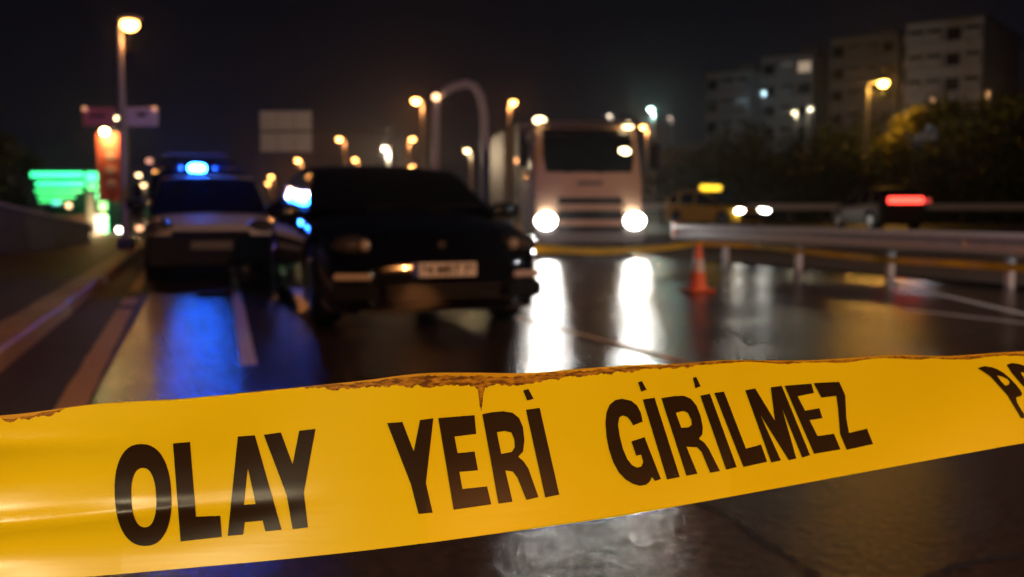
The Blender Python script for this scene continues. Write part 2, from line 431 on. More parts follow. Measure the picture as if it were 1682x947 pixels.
# low bollard-like garden lamps near the pavement end
street_lamp(198, 377, 33, 'low round white lamp at the end of the pavement, beside the kiosk', .12, (1, .92, .75), 40, 30, 1, .03, 0.0, base=.12, group='low lamps on the pavement')
street_lamp(229, 374, 30, 'low round orange lamp just right of the dark pole foot', .10, (1, .5, .25), 6, 60, 1, .03, 0.0, base=0.0, group='low lamps on the pavement')
# lamps of the hill street among the buildings
street_lamp(1305, 184, 120, 'left lamp of the yellowish pair under the far apartment blocks', .27, (1, .86, .50), 9, 160, 1, .1, .3, base=hill_z(34, 120), group='lamps of the hill street')
street_lamp(1331, 178, 121, 'right lamp of the yellowish pair under the far apartment blocks', .26, (1, .86, .58), 6, 160, -1, .1, .3, base=hill_z(36, 121), group='lamps of the hill street')
street_lamp(1254, 150, 140, 'small bluish lamp between the two leftmost apartment blocks', .24, (.55, .85, 1.0), 1.2, 160, 1, .1, .2, base=hill_z(36, 140), group='lamps of the hill street')
street_lamp(1532, 162, 105, 'dull orange lamp at tree height below the largest apartment block', .22, (1, .45, .15), 1.2, 50, 1, .1, .3, base=hill_z(44, 105), group='lamps of the hill street')
street_lamp(1620, 152, 112, 'dim lamp at the brown flank of the palest apartment block, right edge', .2, (1, .5, .2), 1.0, 170, 1, .1, .3, base=hill_z(54, 112), group='lamps of the hill street')
# behind the viewer: lamp added for the tape, then a lamp of the road row
street_lamp(0, 0, 0, 'added unseen warm white lamp behind the viewer, lighting the tape', .16, (1.0, .82, .50), 40, 170, 1, .06, .5, loc=(-.6, -1.8, 2.4), radius=.06)
street_lamp(0, 0, 0, 'tall orange street lamp on the right behind the viewer', .18, SODIUM, 60, 4600, 1, .08, .9, loc=(7.5, -8.0, 7.5), radius=.09)

street_lamp(0, 0, 0, 'added cool white lamp just outside the picture, lighting rail and arch', .18, (.95, .95, 1.0), 40, 1050, -1, .08, .9, loc=(11.5, 6.5, 7.0), radius=.10)  # unseen lamp added to lift the rail, pipe arch and road sign

# sign boards on the near lamp pole
def pole_sign(px0, px1, py0, py1, y, m, label, mark):
    a, b = P(px0, py1, y), P(px1, py0, y); c = (a + b) / 2
    t = thing('sign_board', c, 0, label, 'sign', 'sign boards on the lamp pole')
    W, H = b.x - a.x, b.z - a.z
    MB().box((0, 0, 0), (W, .03, H), bev=.008).build('panel', m, t)
    MB().box((0, .02, H * .42), (W + .06, .03, .035)).build('bracket', 'dark_steel', t)
    for (mx, mz, mw, mh) in mark:
        MB().box((mx * W, -.018, mz * H), (mw * W, .004, mh * H)).build('print', mat('sign_ink', (.03, .02, .03), .5), t)
    sgn = -1 if mark and mark[0][0] < 0 else 1
    l_ = MB().ell((sgn * W * .42, -.05, H * .42), (.05, .05, .05), 12, 8).build('corner_lamp', lamp_mat('sign_lamp', (1, .4, .18), .8), t, True)
    return t
yb = b1.y - 0.12
pole_sign(137, 188, 176, 207, yb, mat('sign_pink', (.55, .20, .25), .5), 'dull reddish sign board left of the lamp pole', [(-.05, .05, .5, .16)])
pole_sign(208, 259, 176, 207, yb, mat('sign_lilac', (.62, .57, .70), .5), 'pale lilac sign board right of the lamp pole with a dark mark', [(.0, .12, .3, .22)])

# ------------------------------------------------------------------ red banner and green kiosk
yB = 33.0
a, b = P(161, 330, yB), P(204, 218, yB)
t = thing('banner', ((a.x + b.x) / 2, yB, .12), 0, 'tall red hanging banner lit orange from its top, by the lamp pole', 'banner')
W = b.x - a.x; z0, z1 = a.z - .12, b.z - .12
vs = []; fs = []; nxx, nzz = 14, 20
for j in range(nzz + 1):
    for i in range(nxx + 1):
        u, v = i / nxx, j / nzz
        vs.append(((u - .5) * W, .03 * math.sin(u * 7 + v * 3) + .02 * math.sin(v * 9), z0 + (z1 - z0) * v))
        if i < nxx and j < nzz: q = j * (nxx + 1) + i; fs.append((q, q + 1, q + nxx + 2, q + nxx + 1))
MB().add(vs, fs).build('cloth', mat('banner_red', (.58, .11, .12), .7, vary=.2), t, True)
MB().tube([(W * .5 + .06, 0.05, 0), (W * .5 + .06, 0.05, z1 + .15)], .04, 10).build('pole', 'dark_steel', t, True)
MB().tube([(W * .5 + .06, 0.05, z1 + .03), (-W * .5, 0.05, z1 + .03)], .022, 8).build('crossbar', 'dark_steel', t, True)
lm = Vector((-.06, -.28, z1 + .02))
MB().tube([(-.06, .05, z1 + .05), lm + Vector((0, 0, .1))], .02, 8).build('lamp_arm', 'dark_steel', t)
MB().ell(lm, (.13, .10, .11), 14, 8).build('lamp', lamp_mat('banner_bulb', (1, .72, .25), 45), t, True)
light('POINT', 'lamp_light', lm + Vector((0, .02, -.2)), 70, (1, .62, .12), t, .05)
for k in range(3): MB().ell((0, -.05 + .0, z0 + (z1 - z0) * (.25 + .2 * k)), (W * .2, .012, .16), 12, 6).build('emblem', mat('banner_print', (.5, .3, .4), .6), t, True)

yK = 35.0
c = P(115, 390, yK)
t = thing('kiosk', (c.x, yK, .12), 0, 'small kiosk outlined with green light strips at the end of the pavement', 'kiosk')
def kp(px, py): q = P(px, py, yK); return Vector((q.x - c.x, 0, q.z - .12))
def strip(x0, x1, y0, y1, nm, m, dy=0.0, th=.10):
    A, B = kp(x0, y1), kp(x1, y0)
    return MB().box(((A.x + B.x) / 2, dy, (A.z + B.z) / 2), (B.x - A.x, th, B.z - A.z), bev=.012).build(nm, m, t)
gl = lamp_mat('green_led', (.01, 1.0, .34), 3.2); gl2 = lamp_mat('green_led_soft', (.01, 1.0, .22), 2.0); gl3 = lamp_mat('teal_led', (.05, .9, .75), 1.6)
strip(58, 142, 283, 291, 'light_strip', gl, -.30)
strip(66, 144, 299, 305, 'light_strip', gl, -.28)
strip(64, 140, 311, 316, 'light_strip', gl2, -.26)
strip(68, 128, 321, 325, 'light_strip', gl2, -.24)
strip(70, 108, 329, 332, 'light_strip', gl2, -.22)
strip(148, 168, 283, 297, 'light_box', gl, -.30)
strip(150, 166, 300, 312, 'light_box', gl2, -.30)
strip(166, 188, 316, 328, 'light_box', gl, -.34)
strip(170, 182, 331, 345, 'light_box', gl2, -.34)
strip(150, 160, 316, 372, 'light_post', mat('kiosk_post', (.3, .35, .3), .5), -.30)
strip(174, 183, 352, 388, 'light_post', gl, -.36)
strip(164, 173, 352, 390, 'white_post', lamp_mat('white_panel', (.75, .78, 1.0), .7), -.36)
strip(92, 104, 329, 336, 'light_strip', gl3, -.26)
strip(56, 190, 278, 282, 'roof', 'dark_steel', .4, 1.6)
strip(60, 186, 282, 389, 'back_panel', 'dark_steel', 1.1, .06)
strip(62, 70, 292, 388, 'corner_post', 'dark_steel', -.15)
strip(60, 150, 352, 389, 'counter', mat('counter', (.12, .08, .06), .6), -.02, .6)
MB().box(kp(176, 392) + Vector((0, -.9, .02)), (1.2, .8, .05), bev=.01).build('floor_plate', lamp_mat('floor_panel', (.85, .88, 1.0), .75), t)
MB().ell(kp(117, 337) + Vector((0, -.2, 0)), (.10, .1, .1), 12, 8).build('bulb', lamp_mat('kiosk_bulb', (1, .62, .3), 3), t, True)
light('POINT', 'lamp_light', kp(120, 300) + Vector((0, -.7, 0)), 8, (.05, 1, .35), t, .3)
light('POINT', 'lamp_light', kp(176, 375) + Vector((0, -1.0, .3)), 80, (1, .6, .3), t, .2)

# ------------------------------------------------------------------ low wall on the left
t = thing('boundary_wall', (0, 0, 0), 0, 'dark low wall along the left edge of the pavement', 'wall')
wa, wb = G(-420, 470, .12), G(150, 398, .12)
wl = (wb - wa).length; wd_ = (wb - wa).normalized(); wn = Vector((wd_.y, -wd_.x, 0))
t.location = wa; t.rotation_euler = (0, 0, math.atan2(wd_.y, wd_.x))
rings = []; caps = []
for k in range(25):
    u = k / 24; h = 1.25 - .85 * max(0, u - .25) / .75
    rings.append([(u * wl, 0, 0), (u * wl, .3, 0), (u * wl, .3, h), (u * wl, 0, h)])
    caps.append([(u * wl, -.05, h + .002), (u * wl, .35, h + .002), (u * wl, .35, h + .07), (u * wl, -.05, h + .07)])
MB().loft(rings, True, True).build('wall_body', 'stone_wall', t)
MB().loft(caps, True, True).build('coping', 'wall_cap', t)

# ------------------------------------------------------------------ pipe arch, blank sign
yA = 30.0
pp = [P(715, 400, yA)]
pp[0].z = 0
for q in ((715, 300), (715, 190), (717, 165), (728, 152), (745, 142), (765, 137), (780, 142), (790, 158), (796, 190), (797, 260), (797, 320)):
    pp.append(P(*q, yA))
last = pp[-1].copy(); last.z = 0; pp.append(last)
base = Vector(((pp[0].x + pp[-1].x) / 2, yA, 0))
t = thing('pipe_arch', base, 0, 'grey steel pipe bent into a tall arch behind the black car', 'arch')
MB().tube([p - base for p in pp], .13, 14).build('pipe', mat('arch_paint', (.55, .53, .60), .45), t, True)
for e_ in (pp[0], pp[-1]): MB().lathe([(.24, 0), (.24, .04), (.15, .05), (.15, .12)], e_ - base, n=16).build('foot_flange', 'dark_steel', t)
q = P(717, 160, yA) - base
MB().ell(q + Vector((0, -.17, 0)), (.11, .09, .1), 12, 8).build('marker_lamp', lamp_mat('arch_lamp', (1, .52, .25), 5), t, True)

yS = 48.0
a, b = P(428, 250, yS), P(512, 181, yS)
c = (a + b) / 2; W, H = b.x - a.x, b.z - a.z
mp = P(640, 220, yS)
t = thing('road_sign', (mp.x, yS, 0), 0, 'back of a blank grey road sign of six panels on a side arm', 'road sign')
ox = c.x - mp.x
pm = mat('sign_back', (.80, .76, .80), .55, .1, vary=.1)
for i in range(3):
    for j in range(2):
        MB().box((ox + (i - 1) * W / 3, -.05, c.z + (j - .5) * (H / 2) * 1.02), (W / 3 - .03, .03, H / 2 - .09)).build('panel', pm, t)
for i in range(4): MB().box((ox + (i - 1.5) * W / 3.1, -.02, c.z), (.07, .05, H)).build('stiffener', mat('stiffener', (.22, .21, .23), .5, .3), t)
MB().tube([(ox - W * .45, .05, c.z), (0, .05, c.z + .1)], .07, 10).build('arm', mat('sign_arm', (.10, .10, .11), .5, .3), t, True)
MB().tube([(0, .05, 0), (0, .05, c.z + .25)], [.16, .11], 12).build('mast', MATS['sign_arm'], t, True)

# ------------------------------------------------------------------ cars
def itp(y, keys):
    ys = [k[0] for k in keys]; zs = [k[1] for k in keys]
    i = int(np.searchsorted(ys, y)); i = max(1, min(len(ys) - 1, i))
    u = (y - ys[i - 1]) / (ys[i] - ys[i - 1]); u = max(0, min(1, u))
    # monotone-ish cubic
    def sl(k):
        if k <= 0 or k >= len(ys) - 1: return (zs[min(k + 1, len(ys) - 1)] - zs[max(k - 1, 0)]) / max(1e-6, ys[min(k + 1, len(ys) - 1)] - ys[max(k - 1, 0)])
        d1 = (zs[k] - zs[k - 1]) / (ys[k] - ys[k - 1]); d2 = (zs[k + 1] - zs[k]) / (ys[k + 1] - ys[k])
        return 0 if d1 * d2 <= 0 else 2 * d1 * d2 / (d1 + d2)
    h = ys[i] - ys[i - 1]; m0, m1 = sl(i - 1) * h, sl(i) * h
    return (2 * u**3 - 3 * u**2 + 1) * zs[i - 1] + (u**3 - 2 * u**2 + u) * m0 + (-2 * u**3 + 3 * u**2) * zs[i] + (u**3 - u**2) * m1

def wheel(t, x, y, r, wdt, s, rim_m='rim'):
    prof = [(r * .62, -wdt / 2 + .01), (r * .9, -wdt / 2), (r * .985, -wdt / 2 + .02), (r, -wdt / 4), (r, wdt / 4), (r * .985, wdt / 2 - .02), (r * .9, wdt / 2), (r * .62, wdt / 2 - .01)]
    wh = MB().lathe(prof, (x, y, r), 'X', 28).build('wheel', 'rubber', t, True)
    ox = x + s * (wdt / 2 - .012)
    rm = MB().lathe([(r * .60, -.03), (r * .66, 0), (r * .60, .012)], (ox, y, r), 'X', 24)
    for k in range(5):
        a = 2 * math.pi * k / 5
        rm.box((ox, y + math.cos(a) * r * .32, r + math.sin(a) * r * .32), (.03, r * .62, r * .14), rx=a)
    rm.lathe([(r * .13, -.03), (r * .13, .025)], (ox, y, r), 'X', 12)
    rm.build('rim', rim_m, wh)

def make_car(name, loc, rz, label, cat, S, group=None):
    t = thing(name, loc, rz, label, cat, group)
    L, Wd = S['L'], S['W'] / 2
    axles, wr = S['axles'], S['wr']
    ys = sorted(set([0, .02, .06, .12, .2] + list(np.round(np.arange(.28, L - .2, .07), 3)) + [L - .2, L - .12, L - .05, L]))
    zb0 = S.get('zb', .20); AR = wr + .055
    rings = []
    for y in ys:
        wd = Wd * itp(y, S['plan']); zt = itp(y, S['top']); zs = itp(y, S['shoulder']); zb = zb0
        if y < .25: zb = zb0 + (.25 - y) * .12
        if y > L - .25: zb = zb0 + (y - L + .25) * .5
        for ax in axles:
            d = abs(y - ax)
            if d < AR: zb = max(zb, wr + math.sqrt(AR * AR - d * d))
        zs = max(zs, zb + .10); zt = max(zt, zs + .005)
        half = [(wd * .90, zb), (wd * .975, zb + .02), (wd * 1.0, max(zb + .05, .52 * zs + .48 * zb0)), (wd * .992, max(zb + .07, .8 * zs + .2 * zb0)), (wd * .955, zs - .015), (wd * .88, zs + (zt - zs) * .35), (wd * .62, zs + (zt - zs) * .82), (wd * .3, zt - .006), (0, zt)]
        ring = [(-x, y, z) for x, z in half] + [(x, y, z) for x, z in half[::-1][1:]]
        rings.append(ring)
    MB().loft(rings, True, True).build('body', S['paint'], t, True)
    # cabin
    cy = S['cabin']                       # list of (y, roof z)
    y0, y1 = cy[0][0], cy[-1][0]
    rf0, rf1 = S['roof']                  # roof panel start / end
    st = sorted(set(list(np.linspace(y0, y1, 44)) + [rf0, rf1] + list(S['pillars'])))
    grid = []
    for y in st:
        zr = itp(y, cy); zbel = min(itp(y, S['top']) - .02, zr); wd = Wd * itp(y, S['plan'])
        belt = itp(y, S['shoulder']) + .0
        base = min(belt + .03, zr)
        hh = max(0, zr - base); tum = S.get('tumble', .34)
        wb = wd * .94
        a_ = (wb, base - .03); b_ = (wb - tum * hh * .82, base + hh * .80); c_ = (wb - tum * hh * 1.12, base + hh * .93); d_ = ((wb - tum * hh) * .55, base + hh * .985); e_ = (0, zr)
        h5 = [a_, b_, c_, d_, e_]
        grid.append([(-x, y, z) for x, z in h5] + [(x, y, z) for x, z in h5[::-1][1:]])
    mbs = {k: MB() for k in ('windscreen', 'rear_window', 'side_l', 'side_r', 'roof')}
    for i in range(len(st) - 1):
        ym = (st[i] + st[i + 1]) / 2
        for j in range(8):
            q = [grid[i][j], grid[i][j + 1], grid[i + 1][j + 1], grid[i + 1][j]]
            if j in (0, 7):
                pil = any(abs(ym - p) < .05 for p in S['pillars']) or ym > S.get('glass_end', y1 - .12)
                k = 'roof' if pil else ('side_l' if j == 0 else 'side_r')
            elif j in (1, 6): k = 'roof'
            else: k = 'windscreen' if ym < rf0 else ('rear_window' if ym > rf1 else 'roof')
            mbs[k].add(q, [(0, 1, 2, 3)])
    for k, mb in mbs.items():
        if not mb.f: continue
        o = mb.build({'side_l': 'side_window', 'side_r': 'side_window'}.get(k, k), S['paint'] if k == 'roof' else 'glass_dark', t, True)
        bm = bmesh.new(); bm.from_mesh(o.data); bmesh.ops.remove_doubles(bm, verts=bm.verts, dist=.0005); bmesh.ops.recalc_face_normals(bm, faces=bm.faces); bm.to_mesh(o.data); bm.free()
        o.data.polygons.foreach_set('use_smooth', [True] * len(o.data.polygons))
    for ax in axles:
        for s in (-1, 1): wheel(t, s * (Wd - .13), ax, wr, .23, s)
    # wheel-well liner
    for ax in axles: MB().box((0, ax, wr + .08), (Wd * 1.5, wr * 1.7, wr * 1.2)).build('wheel_well', 'black_plastic', t)
    return t

def plate_text(txt, size, parent, loc, m):
    c = bpy.data.curves.new('plate_text', 'FONT'); c.body = txt; c.size = size; c.align_x = 'CENTER'; c.align_y = 'CENTER'; c.extrude = .001; c.offset = .0035
    o = bpy.data.objects.new('plate_text', c); COL.objects.link(o)
    dg = bpy.context.evaluated_depsgraph_get(); me = bpy.data.meshes.new_from_object(o.evaluated_get(dg))
    bpy.data.objects.remove(o)
    me.materials.clear(); me.materials.append(MATS[m])
    q = bpy.data.objects.new('plate_text', me); COL.objects.link(q); q.parent = parent; q.location = loc; q.rotation_euler = (math.pi / 2, 0, 0)
    return q

# ---- black car, nose towards us
SED = dict(L=4.75, W=1.88, axles=(.95, 3.75), wr=.345, zb=.15, paint='black_paint',
  plan=[(0, .60), (.05, .76), (.15, .87), (.35, .95), (.8, .995), (1.6, 1.0), (3.3, 1.0), (4.2, .97), (4.55, .90), (4.75, .70)],
  shoulder=[(0, .50), (.1, .60), (.35, .74), (.8, .83), (1.5, .89), (2.8, .93), (4.0, .97), (4.6, .93), (4.75, .75)],
  top=[(0, .56), (.06, .66), (.2, .745), (.6, .86), (1.1, .945), (1.55, .99), (2.8, .99), (4.0, 1.03), (4.6, 1.0), (4.75, .82)],
  cabin=[(1.42, .985), (1.75, 1.15), (2.15, 1.335), (2.45, 1.415), (2.8, 1.44), (3.2, 1.42), (3.6, 1.32), (4.0, 1.16), (4.3, 1.03)],
  roof=(2.28, 3.35), pillars=(2.95,), glass_end=4.0)
cl = P(735, 443, 7.95); 
car = make_car('parked_car', (cl.x - .02, 7.92, 0), TH + .035, 'black saloon car parked nose towards us behind the tape', 'car', SED)
for s in (-1, 1):
    MB().ell((s * .70, .245, .70), (.175, .16, .085), 18, 10, rz=-s * .55).build('headlight', mat('headlight_glass', (.05, .045, .04), .05, coat=1.0, spec=.8), car, True)
    for k in (0, 1):
        MB().ell((s * (.62 + .15 * k), .115 + .10 * k, .70 + .012 * k), (.048, .04, .048), 14, 8).build('headlight_lens', mat('lens_warm', (.5, .42, .36), .12, .3, coat=1), car, True)
    MB().box((s * .72, .08, .455), (.30, .06, .055), rz=s * .38, bev=.012).build('fog_lamp', mat('fog_glass', (.55, .46, .40), .25, coat=1), car)
    MB().box((s * .70, .075, .33), (.36, .07, .14), rz=s * .36, bev=.02).build('side_intake', 'black_plastic', car)
    mi = MB().ell((s * 1.06, 1.62, .965), (.165, .10, .085), 18, 12, rz=s * .25, power=.85).build('mirror', 'black_paint', car, True)
    MB().box((s * .93, 1.62, .905), (.14, .05, .035)).build('mirror_stalk', 'black_plastic', mi)
    MB().box((s * .945, 2.35, .82), (.02, .19, .028), bev=.006).build('door_handle', 'black_paint', car)
    MB().box((s * .945, 3.05, .83), (.02, .19, .028), bev=.006).build('door_handle', 'black_paint', car)
MB().box((0, .03, .33), (.95, .05, .16), bev=.02).build('lower_grille', 'black_plastic', car)
for k in range(3): MB().box((0, .0, .285 + .045 * k), (.93, .012, .010)).build('grille_slat', 'dark_steel', car)
pl = MB().box((0, -.016, .505), (.52, .014, .112), bev=.004).build('number_plate', 'plate_white', car)
MB().box((-.238, -.0245, .505), (.042, .003, .108)).build('plate_band', 'plate_blue', pl)
plate_text('34 MRT 76', .098, pl, (.025, -.0245, .503), 'plate_ink')
MB().box((0, .03, .185), (1.35, .06, .03), bev=.01).build('front_lip', mat('lip', (.03, .03, .03), .3), car)
MB().lathe([(.036, -.006), (.036, .004), (.02, .008)], (0, .085, .70), 'Y', 18).build('badge', 'chrome', car)
for s in (-.35, .25): MB().tube([(s, 1.40, .995), (s + .30, 1.50, 1.02), (s + .62, 1.52, 1.03)], .009, 6).build('wiper', 'black_plastic', car)

# ---- police car
POL = dict(L=4.25, W=1.76, axles=(.85, 3.45), wr=.315, zb=.20, paint='white_paint',
  plan=[(0, .68), (.06, .82), (.2, .91), (.45, .97), (.9, 1.0), (3.4, 1.0), (4.0, .95), (4.25, .82)],
  shoulder=[(0, .54), (.1, .64), (.35, .72), (.9, .80), (1.4, .86), (2.8, .92), (4.0, .96), (4.25, .85)],
  top=[(0, .60), (.06, .71), (.25, .79), (.6, .86), (1.05, .925), (1.4, .95), (4.0, 1.02), (4.25, .95)],
  cabin=[(1.0, .915), (1.4, 1.15), (1.75, 1.36), (2.0, 1.46), (2.5, 1.50), (3.4, 1.47), (3.9, 1.30), (4.15, 1.05)],
  roof=(1.95, 3.6), pillars=(2.45, 3.35), glass_end=3.9, tumble=.26)
pc = P(352, 420, 13.3)
pol = make_car('police_car', (pc.x, 13.2, 0), TH, 'white police car with a lit blue roof light, front towards us', 'police car', POL)
for s in (-1, 1):
    MB().ell((s * .64, .20, .74), (.18, .14, .10), 16, 10, rz=-s * .45).build('headlight', 'headlight_glass', pol, True)
    mi = MB().ell((s * 1.0, 1.30, 1.03), (.13, .08, .085), 16, 10, power=.85).build('mirror', 'black_plastic', pol, True)
    MB().box((s * .89, 1.32, .99), (.14, .05, .03)).build('mirror_stalk', 'black_plastic', mi)
    MB().box((s * .60, .035, .36), (.22, .06, .09), rz=s * .25, bev=.015).build('fog_lamp', 'headlight_glass', pol)
    MB().box((s * .885, 2.2, .55), (.012, 1.6, .16)).build('blue_stripe', mat('stripe_blue', (.01, .05, .45), .4), pol)
MB().box((0, .03, .42), (1.62, .16, .42), bev=.04).build('bumper', 'black_plastic', pol)
MB().box((0, .03, .655), (1.0, .06, .07), bev=.01).build('grille', 'black_plastic', pol)
pl = MB().box((0, -.06, .50), (.52, .014, .11), bev=.004).build('number_plate', mat('plate_dull', (.10, .10, .10), .6), pol)
lb = MB().box((0, 2.3, 1.515), (1.15, .26, .04), bev=.015).build('light_bar', 'black_plastic', pol)
MB().ell((-.16, 2.3, 1.595), (.13, .12, .062), 18, 10, power=.7).build('beacon', lamp_mat('beacon_lit', (.012, .15, 1.0), 150), lb, True)
MB().ell((.30, 2.3, 1.59), (.22, .12, .06), 18, 10, power=.7).build('beacon', mat('beacon_off', (.004, .012, .10), .3), lb, True)
MB().ell((-.48, 2.3, 1.59), (.10, .12, .06), 18, 10, power=.7).build('beacon', 'beacon_off', lb, True)
light('POINT', 'beacon_light', (-.16, 2.47, 1.70), 90, (.02, .12, 1.0), pol, .05)

# ---- larger dark blue van behind the police car
VAN = dict(L=5.2, W=1.95, axles=(.95, 4.2), wr=.34, zb=.25, paint='navy_paint',
  plan=[(0, .75), (.06, .88), (.2, .95), (.6, 1.0), (4.9, 1.0), (5.2, .95)],
  shoulder=[(0, .60), (.1, .78), (.4, .95), (.9, 1.10), (1.4, 1.15), (5.2, 1.15)],
  top=[(0, .66), (.06, .85), (.3, 1.02), (.7, 1.14), (1.1, 1.2), (1.4, 1.22), (5.2, 1.22)],
  cabin=[(.75, 1.16), (1.1, 1.5), (1.45, 1.82), (1.75, 2.0), (2.2, 2.07), (4.9, 2.07), (5.15, 1.95)],
  roof=(1.6, 5.0), pillars=(2.2, 3.2, 4.2), glass_end=4.9, tumble=.12)
vc = P(325, 420, 19.5)
van = make_car('police_van', (vc.x, 19.5, 0), TH, 'tall dark blue van standing close behind the white police car', 'van', VAN)
for s in (-1, 1):
    MB().ell((s * .76, .16, .80), (.14, .12, .14), 16, 10).build('headlight', 'headlight_glass', van, True)
    MB().box((s * 1.12, .95, 1.32), (.16, .10, .26), bev=.03).build('mirror', 'black_plastic', van)
MB().box((0, .01, .48), (1.75, .10, .32), bev=.04).build('bumper', 'black_plastic', van)
MB().box((.0, 1.9, 2.10), (1.3, .26, .06), bev=.02).build('light_bar', mat('bar_blue', (.02, .05, .35), .2, coat=1), van)
MB().ell((-.92, 1.75, 1.96), (.07, .06, .05), 12, 8).build('marker_lamp', lamp_mat('marker_orange', (1, .42, .25), 1.2), van, True)

# ------------------------------------------------------------------ truck
tf = P(968, 420, 20.6)
tr = thing('truck', (tf.x, 20.6, 0), TH * .45, 'pale cab-over truck with glaring headlights coming towards us', 'truck')
cabm = mat('truck_paint', (.64, .42, .27), .55, vary=.1, spec=.25)
boxm = mat('truck_box', (.065, .065, .075), .5, vary=.15)
WT = 1.16
# cab shell lofted along z (front face rakes back above the belt)
rings = []
for z, yf, wdt in ((.45, .02, 1.13), (.75, -.02, 1.16), (1.2, .0, 1.16), (1.55, .03, 1.16), (2.0, .14, 1.13), (2.5, .30, 1.09), (2.72, .42, 1.05), (2.80, .62, .98)):
    r = .16; yb_ = 1.9
    rings.append([(-wdt + r, yf, z), (0, yf - .05, z), (wdt - r, yf, z), (wdt - .04, yf + .07, z), (wdt, yf + r + .05, z), (wdt, yb_, z), (-wdt, yb_, z), (-wdt, yf + r + .05, z), (-wdt + .04, yf + .07, z)])
MB().loft(rings, True, True).build('cab', cabm, tr, True)
ws = []
for z, yf, wdt in ((1.72, .06, .98), (2.0, .125, .98), (2.5, .285, .95), (2.62, .35, .93)):
    ws.append([(-wdt, yf - .012 + .03, z), (-wdt * .5, yf - .05, z), (0, yf - .068, z), (wdt * .5, yf - .05, z), (wdt, yf - .012 + .03, z)])
MB().loft(ws, False).build('windscreen', 'glass_dark', tr, True)
for s in (-1, 1):
    MB().add([(s * 1.168, .35, 1.62), (s * 1.168, 1.45, 1.62), (s * 1.12, 1.45, 2.42), (s * 1.12, .62, 2.42)], [(0, 1, 2, 3)]).build('side_window', 'glass_dark', tr)
    arm = MB().tube([(s * 1.1, .18, 2.4), (s * 1.34, .02, 2.42), (s * 1.36, .02, 1.75)], .02, 8).build('mirror_arm', 'black_plastic', tr, True)
    MB().box((s * 1.37, .0, 2.05), (.22, .12, .48), bev=.04).build('mirror', 'black_plastic', arm)
    hs = MB().box((s * .92, -.05, .72), (.44, .10, .26), bev=.03).build('headlight_housing', 'black_plastic', tr)
    MB().ell((s * .93, -.105, .72), (.215, .05, .165), 18, 10).build('headlight', lamp_mat('truck_headlight', (1.0, .97, .86), 32), hs, True)
    MB().ell((s * 1.10, -.03, .72), (.05, .06, .09), 12, 8).build('indicator', lamp_mat('indicator', (1, .6, .08), 3.5), hs, True)
    light('SPOT', 'headlight_beam', (s * .93, -.26, .72), 170, (1.0, .97, .88), tr, .10, direction=(-0.03, -1, -.035), angle=R(75), blend=.9)
MB().box((0, .03, .42), (2.3, .22, .34), bev=.05).build('bumper', mat('truck_bumper', (.16, .15, .15), .5), tr)
gr = MB().box((0, -.065, .84), (1.36, .04, .72), bev=.02).build('grille', 'black_plastic', tr)
for k in range(2): MB().box((0, -.10, .68 + .32 * k), (1.30, .05, .13), bev=.015).build('grille_bar', cabm, gr)
MB().box((0, -.08, 1.50), (.5, .03, .09), bev=.01).build('name_bar', mat('name_bar', (.2, .17, .16), .4), tr)
vs_ = MB().box((0, .24, 2.74), (2.05, .36, .05), rx=.25, bev=.02).build('sun_visor', mat('visor', (.20, .15, .13), .4), tr)
for s in (-.5, .15): MB().tube([(s, -.02, 1.70), (s + .55, .02, 1.80)], .012, 6).build('wiper', 'black_plastic', tr)
for x, z, y, nm in ((-1.0, 2.79, .30, 1), (.86, 2.70, .24, 1)):
    MB().ell((x, y, z), (.13, .06, .07), 14, 8).build('roof_lamp', lamp_mat('roof_lamp', (1, .74, .38), 9), tr, True)
MB().ell((.76, .18, 2.15), (.13, .05, .08), 14, 8).build('windscreen_glint', lamp_mat('windscreen_glint', (1, .78, .42), 12), tr, True)  # glowing bead stands in for a light reflected in the windscreen
MB().box((0, 4.9, 1.95), (2.34, 5.6, 2.0), bev=.05).build('cargo_box', boxm, tr)
MB().box((0, 4.0, .75), (.9, 6.6, .22)).build('chassis', 'dark_steel', tr)
for s in (-1, 1):
    MB().ell((s * 1.19, 2.3, 2.05), (.05, .08, .06), 12, 8).build('marker_lamp', lamp_mat('side_glint', (1, .40, .14), 3), tr, True)  # glowing bead in place of an orange reflection on the truck side
    wheel(tr, s * 1.0, 1.0, .46, .28, s); wheel(tr, s * .98, 6.2, .46, .4, s)

# ------------------------------------------------------------------ passing cars on the far carriageway
TAXI = dict(POL); TAXI.update(paint=mat('taxi_yellow', (.6, .33, .02), .35, coat=.6))
tx = P(1237, 347, 39.0)
taxi = make_car('passing_car', (tx.x, 39.0, FR), R(34), 'far car with white headlights and a yellow roof light beyond the rails', 'car', TAXI, 'cars on the far carriageway')
for s in (-1, 1):
    MB().ell((s * .62, .10, .66), (.36, .12, .085), 16, 10, rz=-s * .3).build('headlight', lamp_mat('car_headlight', (1, .97, .84), 30), taxi, True)
    light('SPOT', 'headlight_beam', (s * .62, -.12, .66), 25, (1, .96, .85), taxi, .1, direction=(0, -1, -.05), angle=R(60), blend=.8)
MB().box((0, .02, .45), (1.4, .1, .3), bev=.04).build('bumper', 'black_plastic', taxi)
MB().box((0, 2.3, 1.60), (1.15, .2, .22), bev=.07).build('roof_light', lamp_mat('taxi_roof', (1, .62, .02), 2.2), taxi)
SUV = dict(POL); SUV.update(paint=mat('dark_grey_paint', (.012, .012, .013), .5, spec=.2))
sv = P(1480, 327, 34.0)
suv = make_car('passing_car', (sv.x, 34.0 - 4.2, FR), R(8), 'far dark car with a wide red tail lamp at the right', 'car', SUV, 'cars on the far carriageway')
suv.rotation_euler = (0, 0, math.pi + R(6)); suv.location = (sv.x - .3, 34.0 + 4.2, FR)
MB().box((0, 4.26, 1.04), (1.25, .06, .20), bev=.06).build('tail_lamp', lamp_mat('tail_red', (1, .05, .03), 5), suv)
